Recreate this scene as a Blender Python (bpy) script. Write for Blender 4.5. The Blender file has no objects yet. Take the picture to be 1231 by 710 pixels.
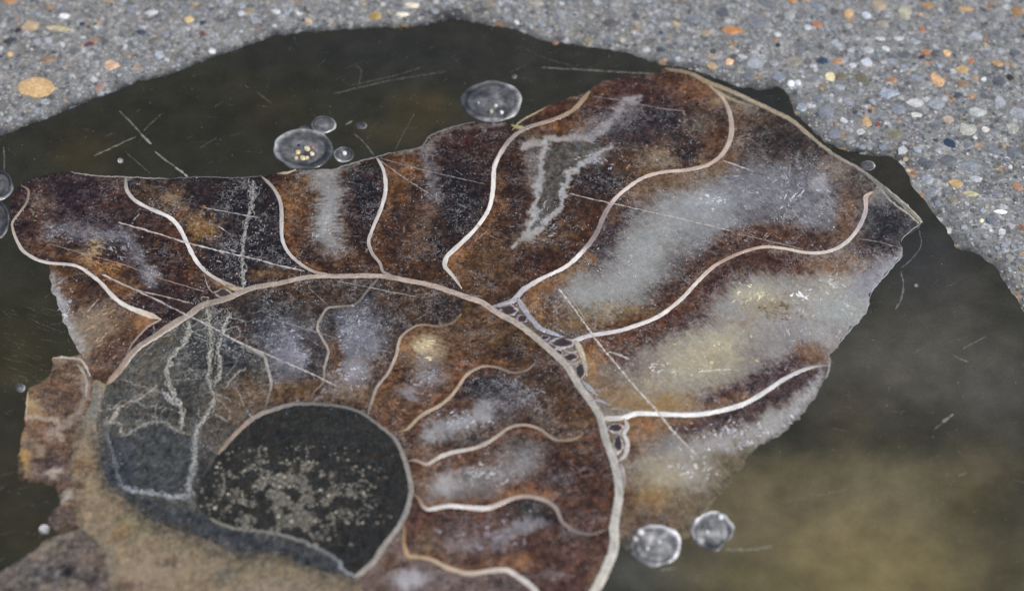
import bpy, bmesh, math, random
import numpy as np
from mathutils import Vector, geometry

random.seed(7)
rng = np.random.default_rng(7)
sc = bpy.context.scene
COL = sc.collection

# ------------------------------------------------------------------ camera
# 100 mm macro lens about 0.44 m from a floor inlay, looking down at 48 degrees
W_PX, H_PX = 1231.0, 710.0
TH = math.radians(48.0)
LENS, SENSOR, DIST = 100.0, 36.0, 0.444
cam_d = bpy.data.cameras.new('camera')
cam = bpy.data.objects.new('camera', cam_d)
COL.objects.link(cam)
sc.camera = cam
VIEW = np.array([0, math.cos(TH), -math.sin(TH)])
UP = np.array([0, math.sin(TH), math.cos(TH)])
RIGHT = np.array([1.0, 0, 0])
CAM = -VIEW * DIST
cam.location = Vector(CAM)
cam.rotation_euler = (math.radians(90) - TH, 0, 0)
cam_d.lens = LENS
cam_d.sensor_width = SENSOR
cam_d.sensor_fit = 'HORIZONTAL'
cam_d.clip_start = 0.01
cam_d.clip_end = 50

KPX = SENSOR / LENS / W_PX


def plane(p, z=0.0):
    """photo pixels (N,2) -> points on the polished floor, in metres (N,2)"""
    p = np.asarray(p, float).reshape(-1, 2)
    u = (p[:, 0] - W_PX / 2) * KPX
    v = -(p[:, 1] - H_PX / 2) * KPX
    d = VIEW[None] + u[:, None] * RIGHT[None] + v[:, None] * UP[None]
    t = (z - CAM[2]) / d[:, 2]
    q = CAM[None] + d * t[:, None]
    return q[:, :2]


def photo(q):
    """floor points (N,2) in metres -> photo pixels"""
    q = np.asarray(q, float).reshape(-1, 2)
    r = np.column_stack([q, np.zeros(len(q))]) - CAM[None]
    dz = r @ VIEW
    return np.column_stack([(r @ RIGHT) / dz / KPX + W_PX / 2, H_PX / 2 - (r @ UP) / dz / KPX])


fp = plane([[640, 300]])[0]
cam_d.dof.use_dof = True
cam_d.dof.focus_distance = float((np.array([fp[0], fp[1], 0]) - CAM) @ VIEW)
cam_d.dof.aperture_fstop = 14.5

# ------------------------------------------------------------------ light
SUN_EL, SUN_AZ = math.radians(52), math.radians(118)     # azimuth clockwise from +Y
w = bpy.data.worlds.new('World')
sc.world = w
w.use_nodes = True
nt = w.node_tree
sky = nt.nodes.new('ShaderNodeTexSky')
sky.sky_type = 'NISHITA'
sky.sun_disc = False
sky.sun_elevation = SUN_EL
sky.sun_rotation = SUN_AZ
nt.nodes['Background'].inputs[1].default_value = 0.10
nt.links.new(sky.outputs[0], nt.nodes['Background'].inputs[0])
sl = bpy.data.lights.new('sun', 'SUN')
sl.energy = 3.3
sl.angle = math.radians(0.5)
sl.color = (1.0, 0.955, 0.89)
sun = bpy.data.objects.new('sun', sl)
COL.objects.link(sun)
sdir = Vector((math.sin(SUN_AZ) * math.cos(SUN_EL), math.cos(SUN_AZ) * math.cos(SUN_EL), math.sin(SUN_EL)))
sun.rotation_euler = sdir.to_track_quat('Z', 'Y').to_euler()
sun.location = sdir * 2
vs = sc.view_settings
vs.view_transform = 'Standard'
vs.look = 'None'
vs.exposure = 0.15
vs.gamma = 1.0
vs.use_curve_mapping = False
sc.cycles.use_denoising = False
sc.cycles.max_bounces = 6
sc.render.film_transparent = False

# ------------------------------------------------------------------ noise
_perm = rng.permutation(4096)
_grad = rng.normal(size=(4096, 2))
_grad /= np.linalg.norm(_grad, axis=1)[:, None]


def pnoise(x, y):
    xi, yi = np.floor(x).astype(int), np.floor(y).astype(int)
    xf, yf = x - xi, y - yi
    sx, sy = xf * xf * xf * (xf * (xf * 6 - 15) + 10), yf * yf * yf * (yf * (yf * 6 - 15) + 10)

    def g(a, b):
        h = _perm[(_perm[(xi + a) & 4095] + yi + b) & 4095]
        return _grad[h, 0] * (xf - a) + _grad[h, 1] * (yf - b)
    a = g(0, 0) * (1 - sx) + g(1, 0) * sx
    b = g(0, 1) * (1 - sx) + g(1, 1) * sx
    return (a * (1 - sy) + b * sy) * 1.5


def fbm(x, y, o=4, gain=.55):
    s, a, t = 0, 1.0, 0
    for i in range(o):
        s = s + a * pnoise(x * 2 ** i + 17.3 * i, y * 2 ** i - 9.1 * i)
        t += a
        a *= gain
    return s / t


def lin(c):
    c = np.asarray(c, float) / 255.0
    return np.where(c <= 0.04045, c / 12.92, ((c + 0.055) / 1.055) ** 2.4)


# ------------------------------------------------------------------ materials
def mat(name):
    m = bpy.data.materials.new(name)
    m.use_nodes = True
    b = m.node_tree.nodes['Principled BSDF']
    return m, m.node_tree, b


def N(nt, t, **kw):
    n = nt.nodes.new(t)
    for k, v in kw.items():
        if k == 'inp':
            for a, b in v.items():
                n.inputs[a].default_value = b
        else:
            setattr(n, k, v)
    return n


def mixc(nt, fac, a, b, mode='MIX'):
    n = nt.nodes.new('ShaderNodeMix')
    n.data_type = 'RGBA'
    n.blend_type = mode
    for sock, v in ((n.inputs[0], fac), (n.inputs[6], a), (n.inputs[7], b)):
        if hasattr(v, 'links'):
            nt.links.new(v, sock)
        else:
            sock.default_value = v
    return n.outputs[2]


def ramp(nt, fac, stops):
    r = nt.nodes.new('ShaderNodeMapRange')
    r.inputs[1].default_value, r.inputs[2].default_value = stops[0][0], stops[1][0]
    r.inputs[3].default_value, r.inputs[4].default_value = stops[0][1], stops[1][1]
    nt.links.new(fac, r.inputs[0])
    return r.outputs[0]


def math_(nt, op, a, b):
    n = nt.nodes.new('ShaderNodeMath')
    n.operation = op
    for s, v in ((n.inputs[0], a), (n.inputs[1], b)):
        if hasattr(v, 'links'):
            nt.links.new(v, s)
        else:
            s.default_value = v
    return n.outputs[0]


def bump(nt, b, h, dist, strength=1.0):
    n = nt.nodes.new('ShaderNodeBump')
    n.inputs['Strength'].default_value = strength
    n.inputs['Distance'].default_value = dist
    nt.links.new(h, n.inputs['Height'])
    nt.links.new(n.outputs[0], b.inputs['Normal'])


def noise(nt, scale, detail=3, rough=.55, vec=None):
    n = N(nt, 'ShaderNodeTexNoise', inp={'Scale': scale, 'Detail': detail, 'Roughness': rough})
    if vec is None:
        vec = nt.nodes.get('coords').outputs['Object'] if nt.nodes.get('coords') else None
        if vec is None:
            c = nt.nodes.new('ShaderNodeTexCoord')
            c.name = 'coords'
            vec = c.outputs['Object']
    nt.links.new(vec, n.inputs['Vector'])
    return n


def voro(nt, scale, feature='F1', vec=None):
    n = N(nt, 'ShaderNodeTexVoronoi', feature=feature, inp={'Scale': scale})
    if vec is None:
        noise(nt, 1)
        vec = nt.nodes['coords'].outputs['Object']
    nt.links.new(vec, n.inputs['Vector'])
    return n


def grey(t, f):
    comb = N(t, 'ShaderNodeCombineColor')
    for i in range(3):
        t.links.new(f, comb.inputs[i])
    return comb.outputs[0]


def warped(t, scale, amt):
    nz = noise(t, scale, 2, .5)
    off = N(t, 'ShaderNodeVectorMath', operation='MULTIPLY_ADD')
    t.links.new(nz.outputs['Color'], off.inputs[0])
    off.inputs[1].default_value = (amt,) * 3
    t.links.new(t.nodes['coords'].outputs['Object'], off.inputs[2])
    return off.outputs[0]


def crystal_material(name, rough=.4, coat=.2, mott=.2, specks=1.0, facet=.24):
    """polished mineral: painted base colour, crystal facets, fine mottling, pale filaments and specks"""
    m, t, b = mat(name)
    at = N(t, 'ShaderNodeVertexColor', layer_name='Col')
    n1 = noise(t, 1500, 3, .6)
    n2 = noise(t, 4200, 3, .65)
    fa = N(t, 'ShaderNodeVertexColor', layer_name='Fib')
    f = math_(t, 'MULTIPLY', ramp(t, n1.outputs[0], [(.32, 1 - mott), (.68, 1 + mott)]), ramp(t, n2.outputs[0], [(.33, 1 - mott * 1.2), (.67, 1 + mott * 1.2)]))
    for su, sv, am in ((900, 5200, .34), (260, 2300, .26)):   # fibrous crystal growth
        mu = N(t, 'ShaderNodeVectorMath', operation='MULTIPLY')
        t.links.new(fa.outputs[0], mu.inputs[0])
        mu.inputs[1].default_value = (su, sv, 1)
        nf = noise(t, 1.0, 3, .6, mu.outputs[0])
        f = math_(t, 'MULTIPLY', f, ramp(t, nf.outputs[0], [(.32, 1 - am), (.68, 1 + am)]))
    for sc_ in (700, 1500, 3200):
        v = voro(t, sc_, vec=warped(t, sc_ * .6, .7 / sc_))
        sep = N(t, 'ShaderNodeSeparateColor')
        t.links.new(v.outputs['Color'], sep.inputs[0])
        f = math_(t, 'MULTIPLY', f, ramp(t, sep.outputs[0], [(0, 1 - facet), (1, 1 + facet)]))
    bw = N(t, 'ShaderNodeRGBToBW')
    t.links.new(at.outputs[0], bw.inputs[0])
    amp = ramp(t, bw.outputs[0], [(.03, 1.0), (.2, .26)])
    f = math_(t, 'ADD', 1.0, math_(t, 'MULTIPLY', math_(t, 'SUBTRACT', f, 1.0), amp))
    c = mixc(t, 1.0, at.outputs[0], grey(t, f), 'MULTIPLY')
    # patches of pale crystal specks, their sparkle painted into the colour
    cl = ramp(t, noise(t, 190, 5, .7).outputs[0], [(.44, .05), (.64, 1.7)])
    dens = math_(t, 'MULTIPLY', at.outputs[1], cl)
    for k, sc_ in enumerate((420, 1000)):
        nr = noise(t, sc_, 2, .5, warped(t, 300 + 100 * k, .0014))
        rdg = math_(t, 'ABSOLUTE', math_(t, 'SUBTRACT', nr.outputs[0], .5), 0)
        line = math_(t, 'MULTIPLY', ramp(t, rdg, [(.006, 1), (.03, 0)]), math_(t, 'MULTIPLY', dens, (.26, .38)[k] * specks))
        c = mixc(t, line, c, (.42, .40, .39, 1))
    for sc_, lo, hi, dn, amt in ((1000, .06, .17, .45, .9), (2100, .10, .27, .6, .85), (3600, .14, .34, .75, .6)):
        v = voro(t, sc_, vec=warped(t, sc_ * 1.7, .5 / sc_))
        dot = ramp(t, v.outputs['Distance'], [(lo, 1), (hi, 0)])
        sep = N(t, 'ShaderNodeSeparateColor')
        t.links.new(v.outputs['Color'], sep.inputs[0])
        lim = math_(t, 'SUBTRACT', 1.0, math_(t, 'MULTIPLY', dens, dn))
        on = math_(t, 'GREATER_THAN', sep.outputs[0], lim)
        big = math_(t, 'MULTIPLY', math_(t, 'MULTIPLY', dot, on), math_(t, 'MULTIPLY', sep.outputs[1], amt * specks))
        c = mixc(t, big, c, (.6, .58, .56, 1))
    t.links.new(c, b.inputs['Base Color'])
    b.inputs['Roughness'].default_value = rough
    b.inputs['Coat Weight'].default_value = coat
    b.inputs['Coat Roughness'].default_value = .2
    b.inputs['Specular IOR Level'].default_value = .35
    bump(t, b, n1.outputs[0], .00003, .4)
    return m


def simple_material(name, rough=.4, mott=.2, scale=2500, attr=True, color=None, bumpd=0.0, coat=0.0, alpha=None):
    m, t, b = mat(name)
    n1 = noise(t, scale, 4, .65)
    f = ramp(t, n1.outputs[0], [(.3, 1 - mott), (.7, 1 + mott)])
    comb = N(t, 'ShaderNodeCombineColor')
    for i in range(3):
        t.links.new(f, comb.inputs[i])
    base = N(t, 'ShaderNodeVertexColor', layer_name='Col').outputs[0] if attr else tuple(color) + (1,)
    c = mixc(t, 1.0, base, comb.outputs[0], 'MULTIPLY')
    t.links.new(c, b.inputs['Base Color'])
    b.inputs['Roughness'].default_value = rough
    b.inputs['Coat Weight'].default_value = coat
    b.inputs['Coat Roughness'].default_value = .15
    if alpha:                      # thin, broken mineral or dust film
        sc_, lo, hi = alpha
        t.links.new(ramp(t, noise(t, sc_, 4, .7).outputs[0], [(lo, 0), (hi, 1)]), b.inputs['Alpha'])
    if bumpd:
        bump(t, b, n1.outputs[0], bumpd, .6)
    return m


M_cryst = crystal_material('polished_calcite')
M_rock = crystal_material('matrix_stone', rough=.5, coat=.1, mott=.45, facet=.22, specks=.6)
M_core = crystal_material('dark_core_stone', rough=.34, coat=.2, mott=.25, specks=.4, facet=.08)
M_shell = simple_material('pearly_shell', rough=.3, mott=.12, scale=3000, coat=.4, bumpd=.00002)
M_wall = simple_material('shell_wall', rough=.4, mott=.32, scale=3500, coat=.2, bumpd=.00003)
M_vein = simple_material('vein_mineral', rough=.5, mott=.4, scale=3500, bumpd=.00004, alpha=(2600, .36, .6))
M_grain = simple_material('core_grain', rough=.5, mott=.4, scale=3500)
M_scr2 = simple_material('scratch_groove', rough=.55, mott=.3, scale=3000, alpha=(1300, .24, .52))
M_scr = simple_material('scratch_dust', rough=.6, mott=.35, scale=3000, alpha=(1500, .34, .66))
M_peb = simple_material('pebble_stone', rough=.45, mott=.34, scale=1800, bumpd=.00004)
M_bub = simple_material('bubble_skin', rough=.34, mott=.3, scale=1500, bumpd=.00008, coat=.3)


def resin_material():
    m, t, b = mat('dark_resin')
    at = N(t, 'ShaderNodeVertexColor', layer_name='Col')
    n0 = noise(t, 260, 4, .6)
    n1 = noise(t, 2600, 4, .7)
    f = math_(t, 'MULTIPLY', ramp(t, n0.outputs[0], [(.3, .88), (.7, 1.12)]), ramp(t, n1.outputs[0], [(.3, .84), (.7, 1.16)]))
    comb = N(t, 'ShaderNodeCombineColor')
    for i in range(3):
        t.links.new(f, comb.inputs[i])
    c = mixc(t, 1.0, at.outputs[0], comb.outputs[0], 'MULTIPLY')
    v = voro(t, 900)
    sep = N(t, 'ShaderNodeSeparateColor')
    t.links.new(v.outputs['Color'], sep.inputs[0])
    dot = math_(t, 'MULTIPLY', ramp(t, v.outputs['Distance'], [(.05, 1), (.11, 0)]), math_(t, 'GREATER_THAN', sep.outputs[0], .72))
    c = mixc(t, math_(t, 'MULTIPLY', dot, math_(t, 'MULTIPLY', sep.outputs[1], .5)), c, (.4, .4, .38, 1))
    t.links.new(c, b.inputs['Base Color'])
    t.links.new(ramp(t, n0.outputs[0], [(.3, .1), (.7, .26)]), b.inputs['Roughness'])
    b.inputs['Specular IOR Level'].default_value = .5
    bump(t, b, n0.outputs[0], .00006, .5)
    return m


M_resin = resin_material()


def concrete_material():
    m, t, b = mat('ground_concrete')
    at = N(t, 'ShaderNodeVertexColor', layer_name='Col')
    c = at.outputs[0]
    n0 = noise(t, 120, 4, .6)
    n1 = noise(t, 1400, 5, .7)
    for sc_, amt in ((300, .2), (560, .40), (1150, .55), (2300, .5)):
        # sand grains cut flat by grinding: every cell its own tone
        nz = noise(t, sc_ * 1.2, 2, .5)
        off = N(t, 'ShaderNodeVectorMath', operation='MULTIPLY_ADD')
        t.links.new(nz.outputs['Color'], off.inputs[0])
        off.inputs[1].default_value = (.35 / sc_,) * 3
        t.links.new(t.nodes['coords'].outputs['Object'], off.inputs[2])
        v = voro(t, sc_, vec=off.outputs[0])
        sep = N(t, 'ShaderNodeSeparateColor')
        t.links.new(v.outputs['Color'], sep.inputs[0])
        f = ramp(t, sep.outputs[0], [(0, 1 - amt), (1, 1 + amt)])
        comb = N(t, 'ShaderNodeCombineColor')
        for i in range(3):
            t.links.new(f, comb.inputs[i])
        grain = mixc(t, 1.0, c, comb.outputs[0], 'MULTIPLY')
        inside = math_(t, 'MULTIPLY', ramp(t, v.outputs['Distance'], [(.42, 1), (.6, 0)]), math_(t, 'GREATER_THAN', sep.outputs[1], .25))
        c = mixc(t, inside, c, grain)
        # a few pale and a few tan grains
        pale = math_(t, 'MULTIPLY', inside, math_(t, 'GREATER_THAN', sep.outputs[2], (.9 if sc_ > 1000 else .86) if sc_ > 400 else 2))
        c = mixc(t, math_(t, 'MULTIPLY', pale, .6), c, (.55, .55, .55, 1))
        tan = math_(t, 'MULTIPLY', inside, math_(t, 'LESS_THAN', sep.outputs[2], .035 if sc_ > 400 else -1))
        c = mixc(t, math_(t, 'MULTIPLY', tan, .6), c, (.42, .25, .12, 1))
        drk = math_(t, 'MULTIPLY', ramp(t, v.outputs['Distance'], [(.2, 1), (.34, 0)]), math_(t, 'GREATER_THAN', sep.outputs[1], .94 if sc_ > 400 else 2))
        c = mixc(t, math_(t, 'MULTIPLY', drk, .6), c, (.06, .065, .075, 1))
    f = math_(t, 'MULTIPLY', ramp(t, n0.outputs[0], [(.3, .9), (.7, 1.1)]), ramp(t, n1.outputs[0], [(.3, .8), (.7, 1.2)]))
    comb = N(t, 'ShaderNodeCombineColor')
    for i in range(3):
        t.links.new(f, comb.inputs[i])
    c = mixc(t, 1.0, c, comb.outputs[0], 'MULTIPLY')
    t.links.new(c, b.inputs['Base Color'])
    b.inputs['Roughness'].default_value = .62
    bump(t, b, n1.outputs[0], .00022, .8)
    return m


M_conc = concrete_material()


# ------------------------------------------------------------------ mesh helpers
def make_obj(name, verts, faces, material, parent=None, cols=None, smooth=False, kind=None):
    me = bpy.data.meshes.new(name)
    me.from_pydata([tuple(map(float, v)) for v in verts], [], [tuple(map(int, f)) for f in faces])
    if cols is not None:
        a = me.color_attributes.new('Col', 'FLOAT_COLOR', 'POINT')
        cc = np.ones((len(verts), 4))
        cols = np.asarray(cols, float)
        cc[:, :cols.shape[1]] = cols
        a.data.foreach_set('color', cc.astype(np.float32).ravel())
    if smooth:
        me.polygons.foreach_set('use_smooth', [True] * len(me.polygons))
    me.materials.append(material)
    me.update()
    o = bpy.data.objects.new(name, me)
    COL.objects.link(o)
    if parent is not None:
        o.parent = parent
    if kind:
        o['kind'] = kind
    return o


def spline(pts, step=3.0):
    """Catmull-Rom through pixel points; extra columns (width, colour...) ride along"""
    p = np.asarray(pts, float)
    if len(p) < 3:
        n = max(2, int(np.hypot(*(p[1, :2] - p[0, :2])) / step))
        t = np.linspace(0, 1, n + 1)[:, None]
        return p[0] * (1 - t) + p[1] * t
    q = np.vstack([2 * p[0] - p[1], p, 2 * p[-1] - p[-2]])
    out = []
    for i in range(1, len(q) - 2):
        n = max(1, int(np.hypot(*(q[i + 1, :2] - q[i, :2])) / step))
        for k in range(n):
            t = k / n
            a, b, c, d = q[i - 1], q[i], q[i + 1], q[i + 2]
            v = .5 * (2 * b + (c - a) * t + (2 * a - 5 * b + 4 * c - d) * t * t + (3 * b - a - 3 * c + d) * t ** 3)
            v[2:] = b[2:] * (1 - t) + c[2:] * t
            out.append(v)
    out.append(p[-1])
    return np.array(out)


PX = 0.00013                       # one photo pixel on the floor, in metres (at the middle)


def ribbon(name, pts, width, col, material, parent, height=.00010, z0=.00005, jag=0.0, taper=True, step=2.5, wob=0.0, cross=.3):
    """a rounded strip bedded in the floor along pixel points; pts may carry (x, y, width, r, g, b)"""
    p = [list(q) + [width] + list(col) if len(q) == 2 else (list(q) + list(col) if len(q) == 3 else list(q)) for q in pts]
    s = spline(p, step)
    if wob:
        k = np.arange(len(s)) * step / 7.0
        s[:, 0] += wob * fbm(k, k * 0 + s[0, 0], 3)
        s[:, 1] += wob * fbm(k + 50, k * 0 + s[0, 1], 3)
    q = plane(s[:, :2])
    wd = s[:, 2] * PX
    n = len(q)
    if jag:
        k = np.arange(n) * step / 4.0
        wd = wd * (1 + jag * 1.6 * fbm(k, k * 0 + 3.7 + s[0, 0], 3))
        wd = np.maximum(wd, .00003)
    if taper:
        e = np.minimum(np.arange(n), np.arange(n)[::-1])
        wd = wd * np.clip(.35 + e / 5.0, 0, 1)
    tg = np.gradient(q, axis=0)
    tg /= np.maximum(np.linalg.norm(tg, axis=1), 1e-12)[:, None]
    nr = np.column_stack([-tg[:, 1], tg[:, 0]])
    prof = [(-.5, -.0004 / max(height, 1e-9)), (-.5, .55), (-.4, .9), (0, 1.0), (.4, .9), (.5, .55), (.5, -.0004 / max(height, 1e-9))]
    V, F, C = [], [], []
    m = len(prof)
    ki, kj = np.meshgrid(np.arange(n) * step / 14.0, np.arange(m) * 1.7 + s[0, 0], indexing='ij')
    cr_ = fbm(ki, kj, 3)
    for i in range(n):
        for (a, h) in prof:
            xy = q[i] + nr[i] * a * wd[i]
            V.append((xy[0], xy[1], z0 + h * height))
            C.append(s[i, 3:6] * (1 + cross * (.9 * float(cr_[i, min(len(C) - i * m, m - 1)]))))
    for i in range(n - 1):
        for j in range(m - 1):
            F.append((i * m + j, (i + 1) * m + j, (i + 1) * m + j + 1, i * m + j + 1))
    F.append(tuple(range(m)))
    F.append(tuple(range((n - 1) * m, n * m))[::-1])
    return make_obj(name, V, F, material, parent, lin(np.clip(np.array(C) * np.array([.99, .995, .98]), 0, 255)), smooth=True)


# ------------------------------------------------------------------ traced lines (photo pixels, laid on the floor)
WALL = [(128, 462), (142, 447), (162, 421), (188, 403.5), (203, 392), (228, 378), (243, 367), (269, 360), (286, 353), (304, 346),
        (338, 340), (371, 333), (414, 332), (457, 332), (493, 338), (520, 343.5), (543, 351), (569, 360), (578, 363), (598, 376), (623.5, 390),
        (644, 406), (661.5, 421), (682, 441), (694, 461), (709, 481.5), (720, 499), (728, 528), (738, 555), (744, 586), (742, 609),
        (738, 631), (738, 657), (729, 682), (717, 706), (690, 750), (640, 805), (560, 850), (450, 872), (340, 865), (230, 830), (150, 770), (132, 712)]
WALL_L = [(128, 462), (122, 485), (116, 505), (119, 530), (124, 563), (137, 588), (162, 608.6), (182.5, 626), (203, 634), (243, 646.6),
          (268.7, 659), (290, 668), (332, 666), (363, 678), (401, 690), (427, 693)]          # edge between the cells and the rock matrix
MATRIX_L = [(128, 462), (113, 458), (110, 482), (98, 506), (88, 530), (86, 555), (85, 581), (91, 606), (94, 631), (117, 652), (129, 677), (132, 712)]
S1 = [(25, 223), (34, 229), (32, 243), (24, 255), (15, 267), (18, 284), (28, 302), (41, 310.5), (58, 316), (89, 319), (106, 328), (122, 341),
      (137, 357.5), (152, 368), (172, 376), (194, 384)]
S1b = [(194, 384), (180, 391), (167, 403.5), (157, 416), (151, 430)]
S2 = [(151, 213), (152, 227), (162, 241), (182.5, 252), (203, 261), (215.5, 274), (225.6, 294), (236, 314), (251, 329.5), (269, 340), (288, 350)]
S3 = [(314, 212), (328, 225.6), (337, 243), (338.5, 263.7), (339, 286.5), (347, 304), (362, 318), (378.6, 327), (399, 331)]
S4 = [(452, 189), (461, 205), (463.5, 228), (458, 251), (449.5, 271), (443, 291.5), (447, 304), (457, 317), (460, 326), (475, 333)]
S5 = [(709, 109.5), (700, 121), (687.5, 133.5), (666, 143.7), (633, 154), (615, 166.5), (602, 184), (594, 202), (592.8, 225.6), (587.7, 251),
      (572.5, 274), (553.5, 293), (537, 309), (534.5, 319.4), (544.6, 332), (555, 347)]
S6 = [(849.7, 100.5), (868.7, 118), (877.6, 138.6), (879, 161), (871, 181.7), (853.5, 197), (825.6, 204.5), (797.7, 207), (775, 213), (757, 224),
      (739, 239.5), (726.7, 258), (716.6, 281), (701.4, 301), (681, 320), (650.7, 335), (628, 349), (617.7, 360.7), (600, 367), (589, 369)]
S7 = [(1049, 230.7), (1041, 236), (1040.5, 253.5), (1032, 274), (1017, 291.5), (997, 302), (971.5, 304), (943.6, 299), (918, 297), (893, 303),
      (872.7, 312), (857, 321), (838, 339), (820.5, 358), (792.6, 379.7), (762, 392), (742, 398), (711.5, 403), (694, 408), (673.5, 418), (664, 422)]
S8 = [(997, 439.5), (979, 440.6), (961, 446.5), (941, 456.6), (918, 472), (893, 485.8), (862, 494.6), (833, 498.5), (803, 498), (764.8, 497),
      (749.6, 502), (722, 503)]
I1 = [(258, 372), (272, 398), (285, 411), (303, 420), (318, 429), (322, 444), (326, 461.7), (322, 479), (318, 494)]
I2 = [(455, 334), (438.5, 353), (426, 366), (393, 370.7), (385, 383), (381.4, 395), (387.7, 407.5), (394.6, 421), (390, 441.7), (387.7, 460.7), (377.6, 471), (372, 485)]
I3 = [(560, 358), (555, 377), (545, 387), (527, 392), (502, 391), (481.5, 406), (476.5, 426.5), (466, 449), (453.6, 464.5), (447, 482), (442, 499)]
I4 = [(664, 424), (645, 434), (636, 443), (618, 448), (598, 441.7), (583, 440), (562.6, 449), (547.4, 469.6), (532, 485), (507, 499), (489, 516), (476, 520)]
I5 = [(723, 512), (701, 522), (686, 528.4), (666, 528), (651, 517), (633, 511), (613, 513.5), (593, 527.5), (573, 537.6), (542, 544), (527, 550), (512, 558), (499, 553), (488, 555)]
I6 = [(738, 634), (729, 636), (709, 642), (689, 637), (676.5, 628), (667.7, 610), (656, 601.6), (633.7, 596.5), (616, 599), (598, 606.6), (581, 611), (540.5, 608), (512.7, 611.6),
      (502.7, 598), (494, 592)]
I7 = [(652, 795), (653, 725), (641, 707), (623.6, 693.5), (608.5, 685), (588, 686), (563, 689), (538, 682), (515, 671), (490, 667), (485, 653), (486, 637), (484, 624)]
CORE = [(262, 546), (277, 528), (293, 512), (310, 499), (333, 491), (356, 485.5), (402, 487.5), (431, 494.5), (453.6, 510), (474, 527), (485, 549),
        (491.7, 572), (494, 592), (488, 615), (477, 636), (460.5, 657), (448, 676), (427, 693)]
CORE_L = [(427, 693), (414, 686), (403.5, 671), (374, 655), (353, 646.6), (321, 639), (300, 637), (274, 633), (251, 622), (237, 605), (246, 572), (262, 546)]
SHELL = [(797.7, 83), (828, 88), (849.7, 99), (873.8, 108), (909, 124), (930, 134), (954, 147), (982, 171), (1005.6, 188), (1035, 205), (1062, 226), (1080.5, 241), (1108, 267.5)]
LOWER_STEM = [(427, 693), (450, 730), (500, 790), (560, 850)]
OUT_TOP = [(15, 267), (12, 250), (16, 232), (25, 223), (50, 212), (84, 206.6), (101, 210), (127, 212), (151, 213), (203, 214), (241, 213), (280, 214), (314, 212),
           (333, 209), (354, 205), (401, 203), (422, 196.5), (452, 189), (475, 183), (506, 177), (516, 164), (547, 152), (571, 148), (618, 147),
           (639, 136.5), (656, 128), (687, 118), (709, 109.5), (719, 100.6), (752, 93), (782.5, 90), (797.7, 83)]
OUT_R = [(1108, 267.5), (1103, 275), (1088, 282.7), (1083, 291), (1082, 309), (1064, 331), (1050, 347), (1045, 358), (1041, 375.5), (1022, 396),
         (1004.5, 418.6), (997, 430), (997, 439.5), (993, 454), (979, 477), (965, 497), (940, 520), (905, 541), (890, 565), (868, 590), (850, 618), (826, 646), (790, 652), (762, 658), (738, 657)]
OUT_L1 = [(58, 316), (60, 332), (63, 350), (73.5, 375.6), (83.6, 403.5), (96, 424), (113, 458)]
OUT_L2 = [(96, 426), (80, 430), (64, 430), (62, 448), (45, 461), (34, 468), (32, 487), (30, 505), (27, 524.6), (22, 552), (26, 578), (51, 581), (68, 591), (73, 606),
          (62, 616), (58, 631), (73, 641), (94, 636)]
OUT_L3 = [(73, 641), (55, 650), (38, 664), (18, 677), (0, 687), (-40, 712), (-60, 760), (0, 820), (80, 800), (132, 712)]
RESIN = [(0, 165), (30, 152), (60, 141), (100, 125), (140, 110), (165, 99), (200, 91), (250, 72), (290, 58), (320, 47), (350, 41), (400, 37), (450, 34), (500, 33),
         (520, 29), (540, 25), (562, 26), (585, 31), (620, 36), (650, 48), (700, 56), (750, 63), (790, 77), (820, 82), (850, 90), (885, 104), (915, 108), (938, 106), (949, 118),
         (955, 135), (970, 150), (986, 166), (1002, 176), (1022, 183), (1045, 187), (1075, 191), (1090, 208), (1097, 225), (1110, 240), (1124, 259), (1140, 280), (1150, 299),
         (1166, 303), (1186, 313), (1198, 324), (1209, 342), (1223, 360), (1240, 388), (1290, 440), (1345, 530), (1350, 660), (1290, 800), (1130, 930), (800, 1010),
         (400, 1020), (50, 940), (-120, 800), (-190, 620), (-180, 420), (-120, 270), (-55, 193)]

# ------------------------------------------------------------------ floor pieces: one constrained triangulation, split along the lines
MM = 1000.0


def densify(px, step=3.0, closed=False, rough=0.0, seed=0.0):
    p = spline(list(px) + ([px[0]] if closed else []), step)[:, :2]
    if rough:
        k = np.arange(len(p)) * .35
        w_ = np.minimum(1, np.minimum(np.arange(len(p)), np.arange(len(p))[::-1]) / 4.0)
        p = p + (rough * w_)[:, None] * np.column_stack([fbm(k + seed, k * 0 + 2.2, 3), fbm(k + seed, k * 0 + 7.9, 3)])
    return p


rim_px = densify(RESIN, 4, True, 3.2, 3.0)[:-1]
rim = plane(rim_px) * MM


def inside_poly(pts, poly):
    x, y = pts[:, 0], pts[:, 1]
    r = np.zeros(len(pts), bool)
    j = len(poly) - 1
    for i in range(len(poly)):
        xi, yi, xj, yj = *poly[i], *poly[j]
        if yi != yj:
            r ^= ((yi > y) != (yj > y)) & (x < (xj - xi) * (y - yi) / (yj - yi) + xi)
        j = i
    return r


LINES = [(WALL, 0), (WALL_L, 1.5), (MATRIX_L, 2.0), (S1, 0), (S1b + [(146, 440)], 0), (S2, 0), (S3, 0), (S4, 0), (S5 + [(560, 357)], 0), (S6, 0), (S7, 0), (S8, 0),
         (I1, 0), (I2, 0), (I3, 0), (I4, 0), (I5, 0), (I6, 0), (I7, 0), (CORE, 0), (CORE_L, 1.5), (SHELL, 0), (LOWER_STEM, 0),
         (OUT_TOP, 3.0), (OUT_R, 6.0), (OUT_L1, 4.0), (OUT_L2, 3.5), (OUT_L3, 4.0), ([(1049, 230.7), (1056, 220)], 0)]
cv, ce = [], []


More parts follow.
